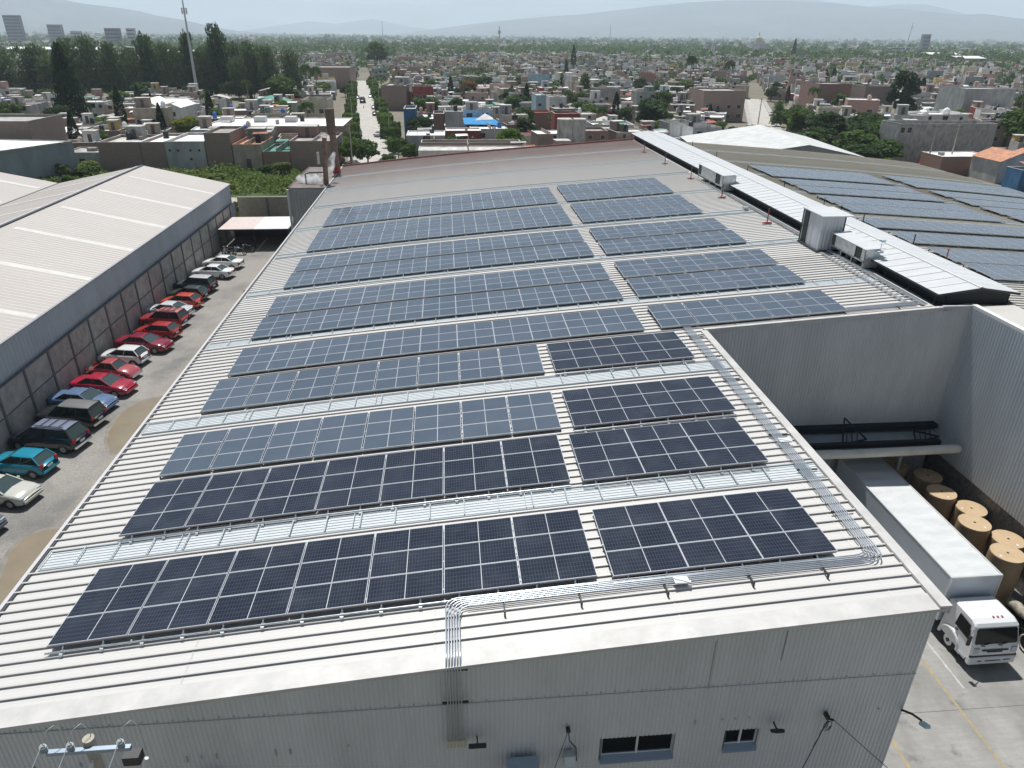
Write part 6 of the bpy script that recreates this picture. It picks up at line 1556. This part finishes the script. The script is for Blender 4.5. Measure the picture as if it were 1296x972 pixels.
for (x,y,w_,dd,h,ang,wall,roof,tk,up,para) in far:
    mw,mr=wi[wall],ri[roof]; hw,hd=w_/2,dd/2
    fb(x,y,ang,-hw,hw,-hd,hd,0,h,mw,mr)
    fb(x,y,ang,-hw,hw,hd-.2,hd,h,h+para,mw,mr); fb(x,y,ang,-hw,-hw+.2,-hd,hd-.2,h,h+para,mw,mr); fb(x,y,ang,-hw+.2,hw,-hd,-hd+.2,h,h+para*.6,mw,mr)
    if up: ux=max(-hw+up[1]/2,min(hw-up[1]/2,up[0])); fb(x,y,ang,ux-up[1]/2,ux+up[1]/2,hd-.3-up[2],hd-.3,h,h+up[3],wi[up[4]],ri['pale concrete'])
    if tk: tx=rt.uniform(-hw+1,hw-1); fb(x,y,ang,tx-.5,tx+.5,-1,0,h,h+1.4,ti[tk],ti[tk])
    for k in range(2):
        if rt.random()<.7: xx=rt.uniform(-hw+1,hw-2); b0=len(fv); fb(x,y,ang,xx,xx+1.1,-hd-.05,-hd+.1,1.1 if h<5 else 3.8,2.3 if h<5 else 5,len(mats)-1,len(mats)-1)
rn=np.random.RandomState(3)
def scatter(r0,r1,n,size,hh,p):
    a=np.radians(rn.uniform(-39,41,n)); r=np.sqrt(rn.uniform(r0*r0,r1*r1,n))
    for aa,q in zip(a,r):
        x,y=q*math.sin(aa),q*math.cos(aa)
        if rt.random()>p: continue
        s=size*rt.uniform(.5,1.25); big=rt.random()<.04
        fb(x,y,rt.choice((-.11,-.11,.36)),-s/2*(2.6 if big else 1),s/2*(2.6 if big else 1),-s/2.6,s/2.6,0,hh*rt.uniform(.6,1.6),wi[rt.choice(wl)],ri['white' if big or rt.random()<.3 else rt.choice(rl)])
scatter(880,1500,8200,9.5,3.8,1); scatter(1450,2600,11000,13,4.4,1); scatter(2500,5200,11000,24,6,1); scatter(5000,8600,4500,45,8,1)
me=bpy.data.meshes.new('distant_houses'); me.from_pydata(fv,[],ff)
for mm in mats: me.materials.append(mm)
me.polygons.foreach_set('material_index',fm); o=bpy.data.objects.new('distant_houses',me); col.objects.link(o); tag(o,'the rest of the town, flat roofed houses fading into haze',kind='stuff')
# ---- yard trees
NT=0; ftree=[]
extra=[]
for k in range(900):
    a=R(rt.uniform(-38,40)); q=math.sqrt(rt.uniform(170**2,900**2)); extra.append((q,q*math.sin(a),q*math.cos(a)))
cand=sorted(treeseeds+[e for e in extra if free(e[1],e[2],.6)],key=lambda q:q[0])
for d,x,y in cand:
    px,py=pix(x,y,2)
    if not(-20<px<1316): continue
    if x<-18 and y<158 or y<150: continue
    t_=(Vector((x,y))-S0).dot(u); s_=(Vector((x,y))-S0).dot(v)
    if -5<t_<362 and abs(s_)<7: continue
    e=Vector((x-85,y-190)); du=Vector((.3486,.9373)); dv=Vector((.9373,-.3486))
    if -40<e.dot(du)<150 and -5<e.dot(dv)<5: continue
    k=rt.random(); kd,lm,nm,wd=('round','mid','leafy tree',1.15) if k<.42 else (('round','dark','dark round tree',1.2) if k<.72 else (('cyp','cyp','small cypress',.28) if k<.78 else (('palm','mid','yard palm',.5) if k<.84 else (('euc','euc','tall pale tree',.55) if k<.90 else ('round','bright','bright green tree',1.2)))))
    h=rt.uniform(3.4,7.0)*(1.35 if kd in('cyp','palm','euc') else 1)
    if NT<192:
        NT+=1; tree(kd,lm,where(x,y,3,nm),x,y,h,h*wd,NT,'yard trees scattered through the town',name='tree' if kd not in('cyp','palm') else {'cyp':'cypress','palm':'palm_tree'}[kd])
    else: ftree.append((x,y,h,h*wd))
rs=np.random.RandomState(21)
cs=[];sz=[]
def addtrees(T_,k,s):
    for (x,y,h,w_) in T_:
        d=rs.randn(k,3); d/=np.linalg.norm(d,axis=1)[:,None]; r=.5+.5*rs.rand(k)[:,None]
        cs.append(np.array([x,y,h*.58])+d*r*np.array([w_*.5,w_*.5,h*.42])); sz.append(np.full(k,s)*(.6+.8*rs.rand(k)))
addtrees(ftree,130,.42)
def far_trees(r0,r1,n,h0,h1,k,s,cl=0):
    T_=[]
    a=np.radians(rs.uniform(-39,41,n)); r=np.sqrt(rs.uniform(r0*r0,r1*r1,n))
    for aa,q in zip(a,r):
        x,y=q*math.sin(aa),q*math.cos(aa); h=rs.uniform(h0,h1)
        if math.sin(x*.004+1.3)*math.sin(y*.006+.4)+.5*math.sin(x*.013+y*.01)<-.35+cl and rs.rand()<.75: continue
        T_.append((x,y,h,h*rs.uniform(.8,1.5)))
    addtrees(T_,k,s)
far_trees(600,1000,600,6,11,70,.8); far_trees(900,1700,2300,7,14,34,1.6); far_trees(1600,3200,1500,9,17,14,3.3); far_trees(3000,6000,1300,10,20,7,7); far_trees(5500,9500,1000,12,24,5,13)
cs=np.concatenate(cs); sz=np.concatenate(sz)
me=mesh_quads('distant_trees',quads(cs,sz,rs),None,(rs.rand(len(cs))<.45).astype(int),[LM['mid'],LM['dark']])
o=bpy.data.objects.new('distant_trees',me); col.objects.link(o); tag(o,'far trees of the town merging into a green blue belt',kind='stuff')
# parked cars along the side street and small rooftop clutter poles
car('suv',(.04,.04,.05),'black car parked on the side street at right',108.5,240,R(70),group='vehicles on the side street')
car('sedan',(.6,.6,.6),'white car parked farther up the side street',116,262,R(70),group='vehicles on the side street')
car('hatch',(.4,.02,.03),'red car half hidden behind the weathered roof at right',100,148,R(20),group='vehicles on the side street')
def pole(x,y,h,label):
    r=thing('utility_pole',label,'pole',(x,y,0),0,'utility poles of the town'); b=MB(); b.tube([(0,0,0),(0,0,h)],[.17,.11],7); b.build('pole',bpy.data.materials['pole_concrete'],r)
    b=MB(); b.bar((-.9,0,h-.5),(.9,0,h-.5),.1); b.build('crossarm',darkm,r)
for i,(t,o_) in enumerate([(45,-4.6),(80,4.7),(118,-4.6),(160,4.7),(205,-4.6),(255,4.7)]):
    x,y=onst(t,o_); pole(x,y,8.5,'%s utility pole along the long street'%['nearest','second','third','fourth','fifth','farthest'][i])
for i,(x,y) in enumerate([(91,214),(98.5,209.5),(100,146),(104.5,145.5)]): pole(x,y,9.5,['utility pole at the left of the side street mouth','utility pole right of the side street mouth','left pole in front of the grey slab building','right pole in front of the grey slab building'][i])
